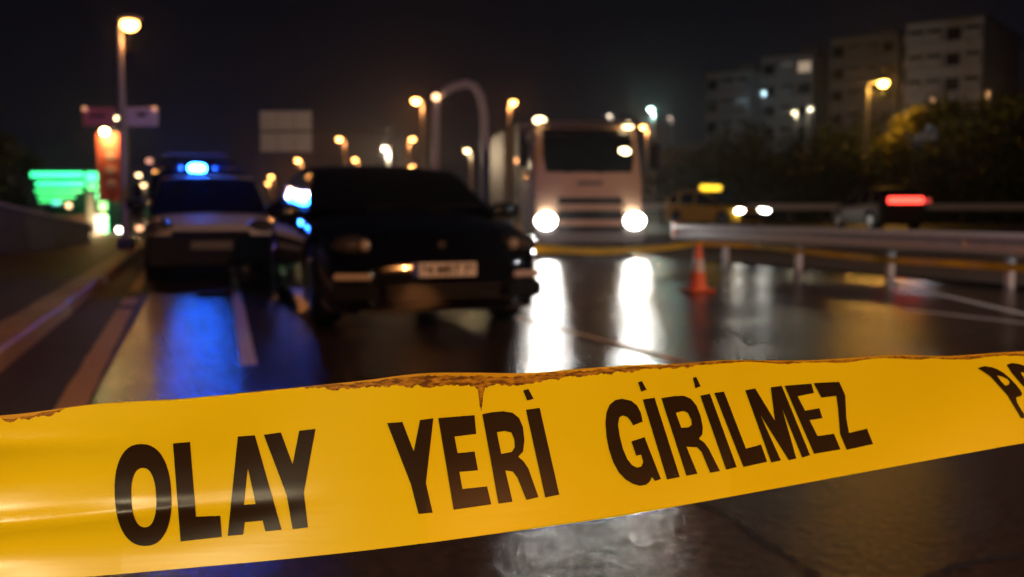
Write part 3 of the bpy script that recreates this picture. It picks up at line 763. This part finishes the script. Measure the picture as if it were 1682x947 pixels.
MB().box((-.55, 4.25, 1.02), (.7, .05, .14), bev=.05).build('tail_lamp', lamp_mat('tail_dim', (1, .05, .04), .6), suv)

# ------------------------------------------------------------------ traffic cone
cb = G(1146, 478)
t = thing('traffic_cone', cb, 0, 'orange traffic cone with a pale band standing on the wet road', 'traffic cone')
t.scale = (.78, .78, .78)
orange = mat('cone_orange', (.85, .16, .05), .45, vary=.1)
MB().box((0, 0, .02), (.40, .40, .04), rz=.3, bev=.015).build('base', orange, t)
MB().lathe([(.150, .041), (.145, .06), (.128, .16), (.106, .30)], (0, 0, 0), n=24).build('cone_body', orange, t, True)
MB().lathe([(.107, .301), (.075, .50)], (0, 0, 0), n=24).build('reflective_band', mat('cone_white', (.62, .55, .52), .35), t, True)
MB().lathe([(.0745, .501), (.045, .69), (.040, .72), (.028, .72)], (0, 0, 0), n=24).build('cone_tip', orange, t, True)

# dark flat debris
db = G(352, 486)
t = thing('debris', (db.x, db.y, 0.004), .2, 'small dark flat piece of debris lying on the road before the police car', 'debris')
MB().box((0, 0, .025), (.42, .22, .05), taper=.85, bev=.015).build('slab', 'black_plastic', t)
MB().box((.12, .03, .065), (.14, .12, .03), rz=.4, bev=.008).build('lump', 'rubber', t)

# ------------------------------------------------------------------ far tape from the black car past the cone to the right
tm = bpy.data.materials.new('tape_far'); tm.use_nodes = True
mat('tape_far_yellow', (.85, .54, .015), .4, vary=.25, scale=3)
pl_ = []
ctrl = [(795, 388, 9.85), (884, 409, 10.2), (985, 413, 13.0), (1090, 407, 16.6), (1150, 399, 17.6), (1230, 403, 16.9), (1300, 410, 15.7), (1400, 421, 14.5), (1460, 427, 13.8), (1560, 432, 12.9), (1690, 441, 11.9), (1900, 452, 10.4)]
for i in range(len(ctrl) - 1):
    for k in range(6):
        u = k / 6; a, b = ctrl[i], ctrl[i + 1]
        pl_.append(P(a[0] + (b[0] - a[0]) * u, a[1] + (b[1] - a[1]) * u, a[2] + (b[2] - a[2]) * u))
c0 = pl_[len(pl_) // 2].copy()
vs = []; fs = []
for i, p in enumerate(pl_):
    tw = .35 * math.sin(i * .5) + .2 * math.sin(i * 1.3)
    hw = .045
    d = (pl_[min(i + 1, len(pl_) - 1)] - pl_[max(i - 1, 0)]).normalized(); s_ = Vector((-d.y, d.x, 0))
    up = Vector((0, 0, 1)) * math.cos(tw) + s_ * math.sin(tw)
    vs += [p + up * hw - c0, p - up * hw - c0]
    if i: fs.append((2 * i - 2, 2 * i - 1, 2 * i + 1, 2 * i))
o = MB().add(vs, fs).build('barrier_tape', 'tape_far_yellow', None, True); o.location = c0
tag(o, 'distant yellow barrier tape strung from the black car past the cone to the rail', 'tape')
bpy.data.materials.remove(tm)

# ------------------------------------------------------------------ apartment blocks on the hill
wg = mat('window_glass', (.006, .007, .009), .25)
wf = mat('window_frame', (.22, .22, .22), .6)
def block(pxc, py_top, py_bot, y, wpx, rz, dep, wallm, label, floors, cols, lit=(), balc=()):
    top = P(pxc, py_top, y); bot = P(pxc, py_bot, y)
    W = wpx / FPX * y / math.cos(rz + math.atan((pxc - 841) / FPX)) * .98; H = top.z - bot.z + 6
    z0 = top.z - H
    t = thing('apartment_block', (top.x, y, z0), rz, label, 'building', 'apartment blocks on the hill')
    MB().box((0, dep / 2, H / 2), (W, dep, H)).build('wall', wallm, t)
    rf = MB().box((0, dep / 2, H + .15), (W + .5, dep + .5, .3), bev=.05).build('roof', mat('roof_grey', (.16, .15, .15), .8), t)
    MB().box((W * .2, dep * .5, H + 1.0), (2.2, 2.5, 1.4)).build('stair_head', wallm, rf)
    fh = 3.1
    for f in range(floors):
        zc = H - 1.75 - f * fh
        for c_ in range(cols):
            xc = (c_ + .5 - cols / 2) * W / cols
            key = (f, c_); ww = W / cols * .7
            lm_ = lit[key] if key in dict(lit) else None
            fr_ = MB().box((xc, -.02, zc), (ww + .16, .10, 1.66)).build('window', wf, t)
            MB().box((xc, -.075, zc), (ww, .03, 1.5)).build('pane', lm_ or wg, fr_)
        for c_ in balc:
            xc = (c_ + .5 - cols / 2) * W / cols
            bb = MB().box((xc, -.62, zc - .80), (W / cols * .96, 1.24, .16)).build('balcony', wallm, t)
            MB().box((xc, -1.20, zc - .27), (W / cols * .96, .08, .92)).build('parapet', wallm, bb)
    for f in range(floors):
        MB().box((0, -.06, H - .12 - f * fh), (W + .1, .12, .24)).build('floor_band', wallm, t)
    return t
wl1 = mat('block_white', (.55, .56, .58), .8, vary=.1, scale=.5)
wl2 = mat('block_grey', (.32, .31, .32), .8, vary=.12, scale=.5)
wl3 = mat('block_brown', (.30, .20, .15), .8, vary=.12, scale=.5)
blue_lit = lamp_mat('win_blue', (.45, .7, .9), .10); warm_lit = lamp_mat('win_warm', (1, .72, .48), .35); pale_lit = lamp_mat('win_pale', (.8, .8, .8), .06)
block(1196, 118, 225, 150, 72, R(-38), 10, wl2, 'leftmost small apartment block on the hill with a bluish window', 4, 3, {(1, 2): blue_lit}, (1, 2))
block(1293, 92, 185, 148, 84, R(-38), 11, wl2, 'apartment block with one warm lit top window', 4, 3, {(0, 2): warm_lit, (0, 1): pale_lit}, (1,))
block(1418, 60, 185, 140, 104, R(-38), 12, mat('block_dim', (.28, .26, .25), .8, vary=.12, scale=.5), 'dim apartment block directly behind the orange tree lamp', 5, 4, {}, (1, 2))
block(1552, 34, 150, 128, 116, R(-38), 22, wl1, 'palest and largest apartment block, at the upper right', 5, 4, {}, (0, 1, 3))
# lamps added behind the trees to brighten the palest and leftmost blocks
street_lamp(1520, 192, 100, 'added cool white lamp behind trees, brightening the palest block', .14, (.8, .88, 1.0),   .3, 520, 1, .08, .3, base=hill_z(40, 100), group='lamps of the hill street')
street_lamp(1215, 240, 118, 'added cool white lamp brightening the leftmost apartment block', .14, (.8, .88, 1.0),   .3, 230, 1, .08, .3, base=hill_z(27, 118), group='lamps of the hill street')

# ------------------------------------------------------------------ trees
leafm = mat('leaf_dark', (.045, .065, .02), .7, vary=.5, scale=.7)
leafy = mat('leaf_lit', (.20, .19, .02), .7, vary=.5, scale=.7)  # lamp glow put into the leaf colour of the tree beside it
bark = mat('bark', (.06, .045, .035), .9, vary=.3, scale=4, bump=.5)
def tree(x, y, base, h, rx, label, m=leafm, n=1900, leaf=.26, group='trees on the right', crown_lo=.22):
    t = thing('tree', (x, y, base - .2), random.uniform(0, 6), label, 'tree', group)
    tr_ = MB().tube([(0, 0, 0), (.05 * h * .2, 0, h * .25), (.02 * h, .03 * h, h * .55), (0, .02 * h, h * .8)], [.028 * h, .022 * h, .014 * h, .006 * h], 8)
    tk = tr_.build('trunk', bark, t, True)
    clumps = []
    for k in range(16):
        a = random.uniform(0, 6.283); rr = rx * math.sqrt(random.random()) * .72; zz = h * random.uniform(crown_lo + .1, .9)
        env = math.sin(math.pi * min(1, max(.05, (zz / h - crown_lo) / (1.02 - crown_lo)))) ** .6
        c = Vector((math.cos(a) * rr * env, math.sin(a) * rr * env, zz)); clumps.append((c, rx * random.uniform(.26, .45)))
        if k < 7: MB().tube([(0.01 * h, .01 * h, h * random.uniform(.25, .5)), c * .6 + Vector((0, 0, zz * .35)), c], [.010 * h, .006 * h, .002 * h], 6).build('limb', bark, tk)
    vs = []; fs = []
    for i in range(n):
        c, r = clumps[i % len(clumps)]
        d = Vector(rng.normal(size=3)); d.normalize(); q = c + d * r * (random.random() ** .45); q.z = max(q.z, h * crown_lo * .6)
        nrm = (d + Vector(rng.normal(size=3)) * .7).normalized(); a = nrm.orthogonal().normalized(); b = nrm.cross(a); s = leaf * random.uniform(.6, 1.4)
        ang = random.uniform(0, 6.28); a, b = a * math.cos(ang) + b * math.sin(ang), b * math.cos(ang) - a * math.sin(ang)
        o_ = len(vs); vs += [q - a * s * .5, q + b * s * .3 , q + a * s * .5, q - b * s * .3]; fs.append((o_, o_ + 1, o_ + 2, o_ + 3))
    MB().add(vs, fs).build('crown', m, t)
    return t
TREES = [
 (1120, 245, 72, 2.6, 'low bushy tree just right of the truck'),
 (1185, 222, 76, 3.0, 'dark tree below the leftmost apartment block'),
 (1262, 205, 74, 3.2, 'dark tree under the second apartment block'),
 (1345, 198, 70, 3.0, 'dark tree left of the orange tree lamp'),
 (1410, 196, 66, 2.6, 'small dark tree in front of the orange lamp pole'),
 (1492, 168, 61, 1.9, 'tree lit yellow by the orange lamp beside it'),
 (1565, 150, 66, 3.3, 'tall dark tree under the palest apartment block'),
 (1640, 148, 62, 3.4, 'dark tree at the right edge below the block flank'),
 (1700, 125, 58, 3.4, 'dark tree cut by the right edge of the picture'),
 (1600, 215, 54, 2.8, 'lower dark bush before the tall trees at the right'),
 (1230, 265, 60, 2.8, 'low dark shrub behind the passing car with white lights'),
 (1400, 258, 56, 3.0, 'low dark shrub left of the red tail lamp'),
 (1310, 262, 58, 2.8, 'low dark shrub midway between the passing cars'),
 (1510, 252, 55, 3.0, 'low dark shrub above the red tail lamp'),
 (1680, 255, 52, 2.8, 'low dark shrub at the right edge of the picture'),
]
for px, py, y, rx, lab in TREES:
    top = P(px, py, y); b_ = hill_z(top.x, y) if y > 56 else 0
    h = top.z - b_ + .2
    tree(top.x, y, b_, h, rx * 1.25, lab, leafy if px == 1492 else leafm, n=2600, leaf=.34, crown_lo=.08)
for px, py, y, rx, lab in [(-70, 60, 26, 1.5, 'tall dark tree cut by the left edge behind the wall'), (10, 215, 44, 1.8, 'dark tree behind the wall left of the kiosk')]:
    top = P(px, py, y); tree(top.x, y, .0, top.z, rx, lab, leafm, n=2600, leaf=.16, group='trees behind the left wall', crown_lo=.12)

# ------------------------------------------------------------------ the near barrier tape
def interp(x, pts): return float(np.interp(x, [p[0] for p in pts], [p[1] for p in pts]))
OUT = [(-700, 735), (-300, 700), (-80, 690), (0, 682), (40, 680), (90, 672), (160, 662), (300, 655), (400, 645), (540, 631), (600, 625), (690, 612), (800, 612), (860, 614), (950, 606), (1050, 598), (1130, 598), (1180, 590), (1260, 592), (1340, 592), (1420, 586), (1480, 582), (1560, 586), (1620, 580), (1682, 577), (2000, 562), (2700, 525)]
RAG = [(-700, 748), (-300, 712), (-80, 700), (0, 693), (40, 692), (90, 682), (110, 668), (160, 663), (300, 656), (400, 646), (485, 637), (540, 640), (600, 641), (690, 640), (760, 641), (800, 638), (860, 636), (900, 629), (950, 622), (1050, 612), (1140, 603), (1180, 596), (1260, 597), (1340, 598), (1420, 593), (1480, 589), (1560, 593), (1620, 588), (1682, 586), (2000, 571), (2700, 534)]
BOT = [(-700, 1010), (-300, 985), (0, 958), (182, 944), (450, 920), (600, 904), (729, 888), (1000, 850), (1159, 823), (1420, 775), (1682, 727), (2000, 678), (2700, 590)]
def bez(x, pts):   # smoothed lookup
    return sum(interp(x + d, pts) * wq for d, wq in ((-40, .15), (-20, .2), (0, .3), (20, .2), (40, .15)))
def tape_pt(x, y, lift=0.0):
    tp, bt = bez(x, OUT), bez(x, BOT); v = (y - tp) / (bt - tp)
    d = interp(x, [(-700, .53), (-300, .548), (200, .572), (700, .605), (1200, .655), (1682, .735), (2000, .80), (2700, 1.05)])
    d += .010 * (1 - v) + .004 * math.sin(v * 3.1) + .0050 * math.sin(x * .0052 + 1.2) * (0.4 + v) + .0016 * math.sin(x * .016 + v * 2.2) * (1.1 - v)
    cy = 862 - .085 * x                            # sharp crease at the left
    fade = max(0, min(1, (560 - x) / 420))
    d -= .0030 * math.exp(-((y - cy) / 15) ** 2) * fade
    d -= .0016 * math.exp(-((y - (730 - .02 * x)) / 12) ** 2) * max(0, min(1, (330 - x) / 300))
    d += .0012 * math.sin(y * .05 + x * .004) * max(0, min(1, (500 - x) / 500))
    r = ray(x, y)
    k = (d - lift) / (r.y * CP - r.z * SP)
    return Vector((r.x * k, r.y * k, CAMZ + r.z * k))
torg = tape_pt(841, 770)
tape = thing('barrier_tape', torg, 0, 'near yellow barrier tape with black capital letters and torn upper edge', 'tape')
tym = bpy.data.materials.new('tape_yellow'); tym.use_nodes = True; MATS['tape_yellow'] = tym
n_ = tym.node_tree.nodes; l_ = tym.node_tree.links; b_ = n_['Principled BSDF']
tcx = n_.new('ShaderNodeTexCoord'); n1 = n_.new('ShaderNodeTexNoise'); n1.inputs['Scale'].default_value = 9; n1.inputs['Detail'].default_value = 5
l_.new(tcx.outputs['Object'], n1.inputs['Vector'])
mx = n_.new('ShaderNodeMix'); mx.data_type = 'RGBA'; mx.inputs['A'].default_value = (.65, .525, .003, 1); mx.inputs['B'].default_value = (.75, .615, .004, 1)
l_.new(n1.outputs['Fac'], mx.inputs['Factor']); l_.new(mx.outputs['Result'], b_.inputs['Base Color'])
b_.inputs['Roughness'].default_value = .27; b_.inputs['Specular IOR Level'].default_value = .28
tmp_ = n_.new('ShaderNodeMapping'); tmp_.inputs['Scale'].default_value = (3, 3, 55); tmp_.inputs['Rotation'].default_value = (0, .08, 0)
tn2 = n_.new('ShaderNodeTexNoise'); tn2.inputs['Scale'].default_value = 3.0; tn2.inputs['Detail'].default_value = 5
tbp = n_.new('ShaderNodeBump'); tbp.inputs['Strength'].default_value = .045; tbp.inputs['Distance'].default_value = .002
l_.new(tcx.outputs['Object'], tmp_.inputs[0]); l_.new(tmp_.outputs[0], tn2.inputs['Vector']); l_.new(tn2.outputs['Fac'], tbp.inputs['Height']); l_.new(tbp.outputs['Normal'], b_.inputs['Normal'])
tl = n_.new('ShaderNodeBsdfTranslucent'); tl.inputs['Color'].default_value = (.8, .42, .01, 1)
ms = n_.new('ShaderNodeMixShader'); ms.inputs[0].default_value = .12
l_.new(b_.outputs[0], ms.inputs[1]); l_.new(tl.outputs[0], ms.inputs[2]); l_.new(ms.outputs[0], n_['Material Output'].inputs['Surface'])
frm = bpy.data.materials.new('tape_frayed'); frm.use_nodes = True
fn = frm.node_tree.nodes; fl = frm.node_tree.links; fb = fn['Principled BSDF']; ft = fn.new('ShaderNodeTexCoord')
fno = fn.new('ShaderNodeTexNoise'); fno.inputs['Scale'].default_value = 320; fno.inputs['Detail'].default_value = 4
fmp = fn.new('ShaderNodeMapping'); fmp.inputs['Scale'].default_value = (.45, 1, 1.6)
fcr = fn.new('ShaderNodeValToRGB'); fcr.color_ramp.elements[0].position = .38; fcr.color_ramp.elements[0].color = (.09, .032, .004, 1)
fcr.color_ramp.elements[1].position = .68; fcr.color_ramp.elements[1].color = (.42, .21, .010, 1)
fl.new(ft.outputs['Object'], fmp.inputs[0]); fl.new(fmp.outputs[0], fno.inputs['Vector']); fl.new(fno.outputs['Fac'], fcr.inputs[0]); fl.new(fcr.outputs[0], fb.inputs['Base Color'])
fb.inputs['Roughness'].default_value = .55; fb.inputs['Specular IOR Level'].default_value = .2
ink = mat('tape_ink', (.017, .009, .004), .32, vary=.2, scale=30, spec=.22)

xs = list(range(-700, 2700, 3)); NR = 26
jag = {}
lj = 0
for x in xs:
    lj = lj * .62 + random.uniform(-1, 1) * 2.3
    a = 1.0 if (485 < x < 1150 or x < 100) else .25
    jag[x] = lj * a
def rag_y(x):
    o0 = bez(x, OUT); y = o0 + (interp(x, RAG) - o0) * .78 + jag[x]
    if 772 < x < 812: y += 44 * max(0, 1 - abs(x - 790) / 5) + 7 * max(0, 1 - abs(x - 790) / 20)
    if x > 1150: y += 1.6 * math.sin(x * .06)
    return max(y, bez(x, OUT) + .5)
vs = []; fs = []
for i, x in enumerate(xs):
    t0, b0 = rag_y(x), bez(x, BOT)
    for j in range(NR + 1): vs.append(tape_pt(x, t0 + (b0 - t0) * j / NR) - torg)
    if i:
        for j in range(NR): q = i * (NR + 1) + j; fs.append((q - NR - 1, q - NR, q + 1, q))
MB().add(vs, fs).build('strip', 'tape_yellow', tape, True)
vs = []; fs = []
for i, x in enumerate(xs):
    t0 = bez(x, OUT) + .6 * math.sin(x * .3) + random.uniform(-.5, .5); b0 = rag_y(x) + 5
    for j in range(5): vs.append(tape_pt(x, t0 + (b0 - t0) * j / 4, -.0012) - torg)
    if i:
        for j in range(4): q = i * 5 + j; fs.append((q - 5, q - 4, q + 1, q))
MB().add(vs, fs).build('torn_edge', frm, tape, True)

# the film above the tear, turned over and seen in a lighter orange
vs = []; fs = []; ej = 0
for i, x in enumerate(xs):
    ej = ej * .6 + random.uniform(-1, 1) * 1.6
    t0 = bez(x, OUT) - .3; rr = (interp(x, RAG) - bez(x, OUT)) * .78
    b0 = t0 + max(1.0, rr * (.26 if 470 < x < 1160 else .5) + ej * min(1, rr / 8))
    for j in range(3): vs.append(tape_pt(x, t0 + (b0 - t0) * j / 2, -.0006) - torg)
    if i:
        for j in range(2): q = i * 3 + j; fs.append((q - 3, q - 2, q + 1, q))
MB().add(vs, fs).build('folded_edge', mat('tape_fold', (.44, .25, .008), .5, vary=.3, scale=60, spec=.25), tape, True)

def Z1(p): return (p[0] / 2.58, 580 + p[1] / 2.58)
def Z2(p): return (450 + p[0] / 2.513, 570 + p[1] / 2.513)
def Z3(p): return (950 + p[0] / 2.298, 560 + p[1] / 2.298)
def Z4(p): return (1560 + p[0] / 6.31, 570 + p[1] / 6.31)
def oval(cx, cy, rx, ry, tilt, pw=.86, n=44):
    out = []
    for k in range(n):
        a = 2 * math.pi * k / n; c, s = math.cos(a), math.sin(a)
        x = rx * math.copysign(abs(c) ** pw, c); y = ry * math.copysign(abs(s) ** pw, s)
        out.append((cx + x + tilt * y, cy + y))
    return out
LET = [
 (Z1, oval(606, 600, 120, 216, .035), oval(609, 611, 53, 126, .035)),
 (Z1, [(733, 382), (805, 375), (830, 692), (933, 688), (940, 777), (765, 797)], None),
 (Z1, [(1008, 352), (1080, 347), (1193, 747), (1125, 754), (1113, 708), (1037, 715), (1030, 768), (965, 773)], [(1050, 485), (1084, 638), (1033, 642)]),
 (Z1, [(1118, 345), (1190, 335), (1240, 470), (1268, 328), (1337, 320), (1287, 590), (1305, 737), (1240, 745), (1215, 600)], None),
 (Z2, [(467, 313), (530, 308), (577, 430), (603, 300), (658, 293), (627, 560), (655, 682), (597, 688), (565, 565)], None),
 (Z2, [(678, 292), (828, 280), (835, 357), (745, 368), (758, 437), (828, 430), (842, 507), (765, 514), (778, 585), (880, 574), (897, 648), (742, 670)], None),
 (Z2, [(860, 276), (900, 268), (945, 264), (985, 270), (1012, 292), (1028, 330), (1034, 385), (1028, 430), (1008, 452), (1030, 470), (1050, 500), (1092, 618), (1042, 630), (1005, 538), (985, 512), (955, 508), (985, 637), (927, 645)],
      [(920, 350), (955, 345), (980, 352), (992, 380), (994, 412), (982, 432), (938, 440)]),
 (Z2, [(1040, 258), (1097, 250), (1178, 608), (1120, 620)], None),
 (Z2, [(1028, 178), (1050, 172), (1072, 212), (1045, 220)], None),
 (Z3, [(243, 303), (236, 270), (222, 243), (200, 225), (165, 217), (140, 222), (118, 240), (106, 270), (102, 310), (106, 360), (116, 410), (132, 458), (152, 495), (178, 522), (205, 538), (232, 546), (256, 542), (270, 530), (278, 513), (290, 528), (312, 520), (250, 362), (200, 378), (218, 432), (237, 428), (245, 455), (238, 473), (222, 477), (203, 468), (185, 445), (168, 405), (156, 355), (150, 315), (155, 288), (168, 280), (185, 286), (198, 302), (207, 318)], None),
 (Z3, [(243, 220), (288, 213), (383, 512), (335, 522)], None),
 (Z3, [(225, 155), (240, 150), (258, 183), (237, 190)], None),
 (Z3, [(313, 215), (360, 207), (398, 206), (425, 217), (446, 243), (462, 283), (470, 325), (468, 352), (455, 368), (475, 382), (492, 405), (535, 490), (498, 497), (465, 418), (448, 400), (408, 398), (450, 500), (408, 508)],
      [(368, 270), (396, 263), (413, 270), (426, 295), (428, 315), (416, 325), (389, 327)]),
 (Z3, [(460, 205), (497, 198), (598, 475), (558, 485)], None),
 (Z3, [(432, 138), (445, 135), (462, 170), (442, 178)], None),
 (Z3, [(513, 195), (550, 190), (633, 405), (690, 390), (713, 455), (623, 475)], None),
 (Z3, [(630, 185), (668, 178), (742, 300), (726, 174), (768, 168), (875, 430), (845, 440), (770, 255), (823, 442), (795, 450), (688, 280), (765, 450), (728, 458)], None),
 (Z3, [(778, 168), (880, 160), (890, 195), (828, 208), (856, 262), (910, 253), (922, 290), (873, 298), (903, 358), (965, 349), (990, 408), (890, 425)], None),
 (Z3, [(888, 158), (985, 153), (1008, 205), (1012, 290), (1022, 346), (1090, 330), (1113, 388), (1013, 410), (988, 350), (980, 250), (974, 206), (918, 213)], None),
 (Z4, [(290, 215), (360, 195), (430, 205), (490, 225), (560, 265), (630, 325), (690, 390), (735, 445), (752, 480), (740, 505), (690, 520), (700, 575), (770, 690), (775, 735), (740, 735), (600, 500), (420, 300)], [(490, 290), (550, 305), (600, 330), (622, 355), (615, 385), (578, 397), (530, 350)]),
 (Z4, [(590, 180), (640, 163), (720, 172), (800, 200), (890, 270), (980, 400), (1000, 520), (950, 560), (860, 500), (740, 380), (640, 260)], [(735, 255), (800, 270), (860, 330), (900, 420), (860, 430), (800, 370)]),
]
for f, outer, hole in LET:
    loops = [[Vector((*f(p), 0)) for p in outer]]
    if hole: loops.append([Vector((*f(p), 0)) for p in hole])
    flat = [p for lp_ in loops for p in lp_]
    tris = tessellate_polygon(loops)
    bm = bmesh.new(); bv = [bm.verts.new(p) for p in flat]
    for tri in tris:
        try: bm.faces.new([bv[i] for i in tri])
        except ValueError: pass
    for _ in range(4):
        es = [e for e in bm.edges if e.calc_length() > 14]
        if not es: break
        bmesh.ops.subdivide_edges(bm, edges=es, cuts=1, use_grid_fill=True); bmesh.ops.triangulate(bm, faces=bm.faces)
    bm.verts.ensure_lookup_table(); bm.verts.index_update()
    xy = [(v.co.x, v.co.y) for v in bm.verts]
    mb = MB().add([tape_pt(x, y, .00055) - torg for x, y in xy], [tuple(v.index for v in fc.verts) for fc in bm.faces]); bm.free()
    lo = mb.build('letter', ink, tape, True)
    nr = []
    for x, y in xy:
        nn = (tape_pt(x, y + 2) - tape_pt(x, y - 2)).cross(tape_pt(x + 2, y) - tape_pt(x - 2, y)).normalized()
        nr.append(nn if nn.y < 0 else -nn)
    if len(lo.data.vertices) == len(nr):
        if lo.data.polygons[0].normal.y > 0: lo.data.flip_normals()
        lo.data.normals_split_custom_set_from_vertices(nr)

# ------------------------------------------------------------------ damp night air
hz = MB().box((0, 245, 24), (800, 660, 51)).build('haze', mat('tmp_haze', (1, 1, 1)), None); struct(hz, 'stuff')
hm = bpy.data.materials.new('haze'); hm.use_nodes = True; hm.node_tree.nodes.clear()
ho = hm.node_tree.nodes.new('ShaderNodeOutputMaterial'); pvn = hm.node_tree.nodes.new('ShaderNodeVolumePrincipled')
pvn.inputs['Density'].default_value = 0.00042; pvn.inputs['Anisotropy'].default_value = 0.92; pvn.inputs['Color'].default_value = (.9, .92, .95, 1)
hm.node_tree.links.new(pvn.outputs[0], ho.inputs['Volume'])
hz.data.materials.clear(); hz.data.materials.append(hm)
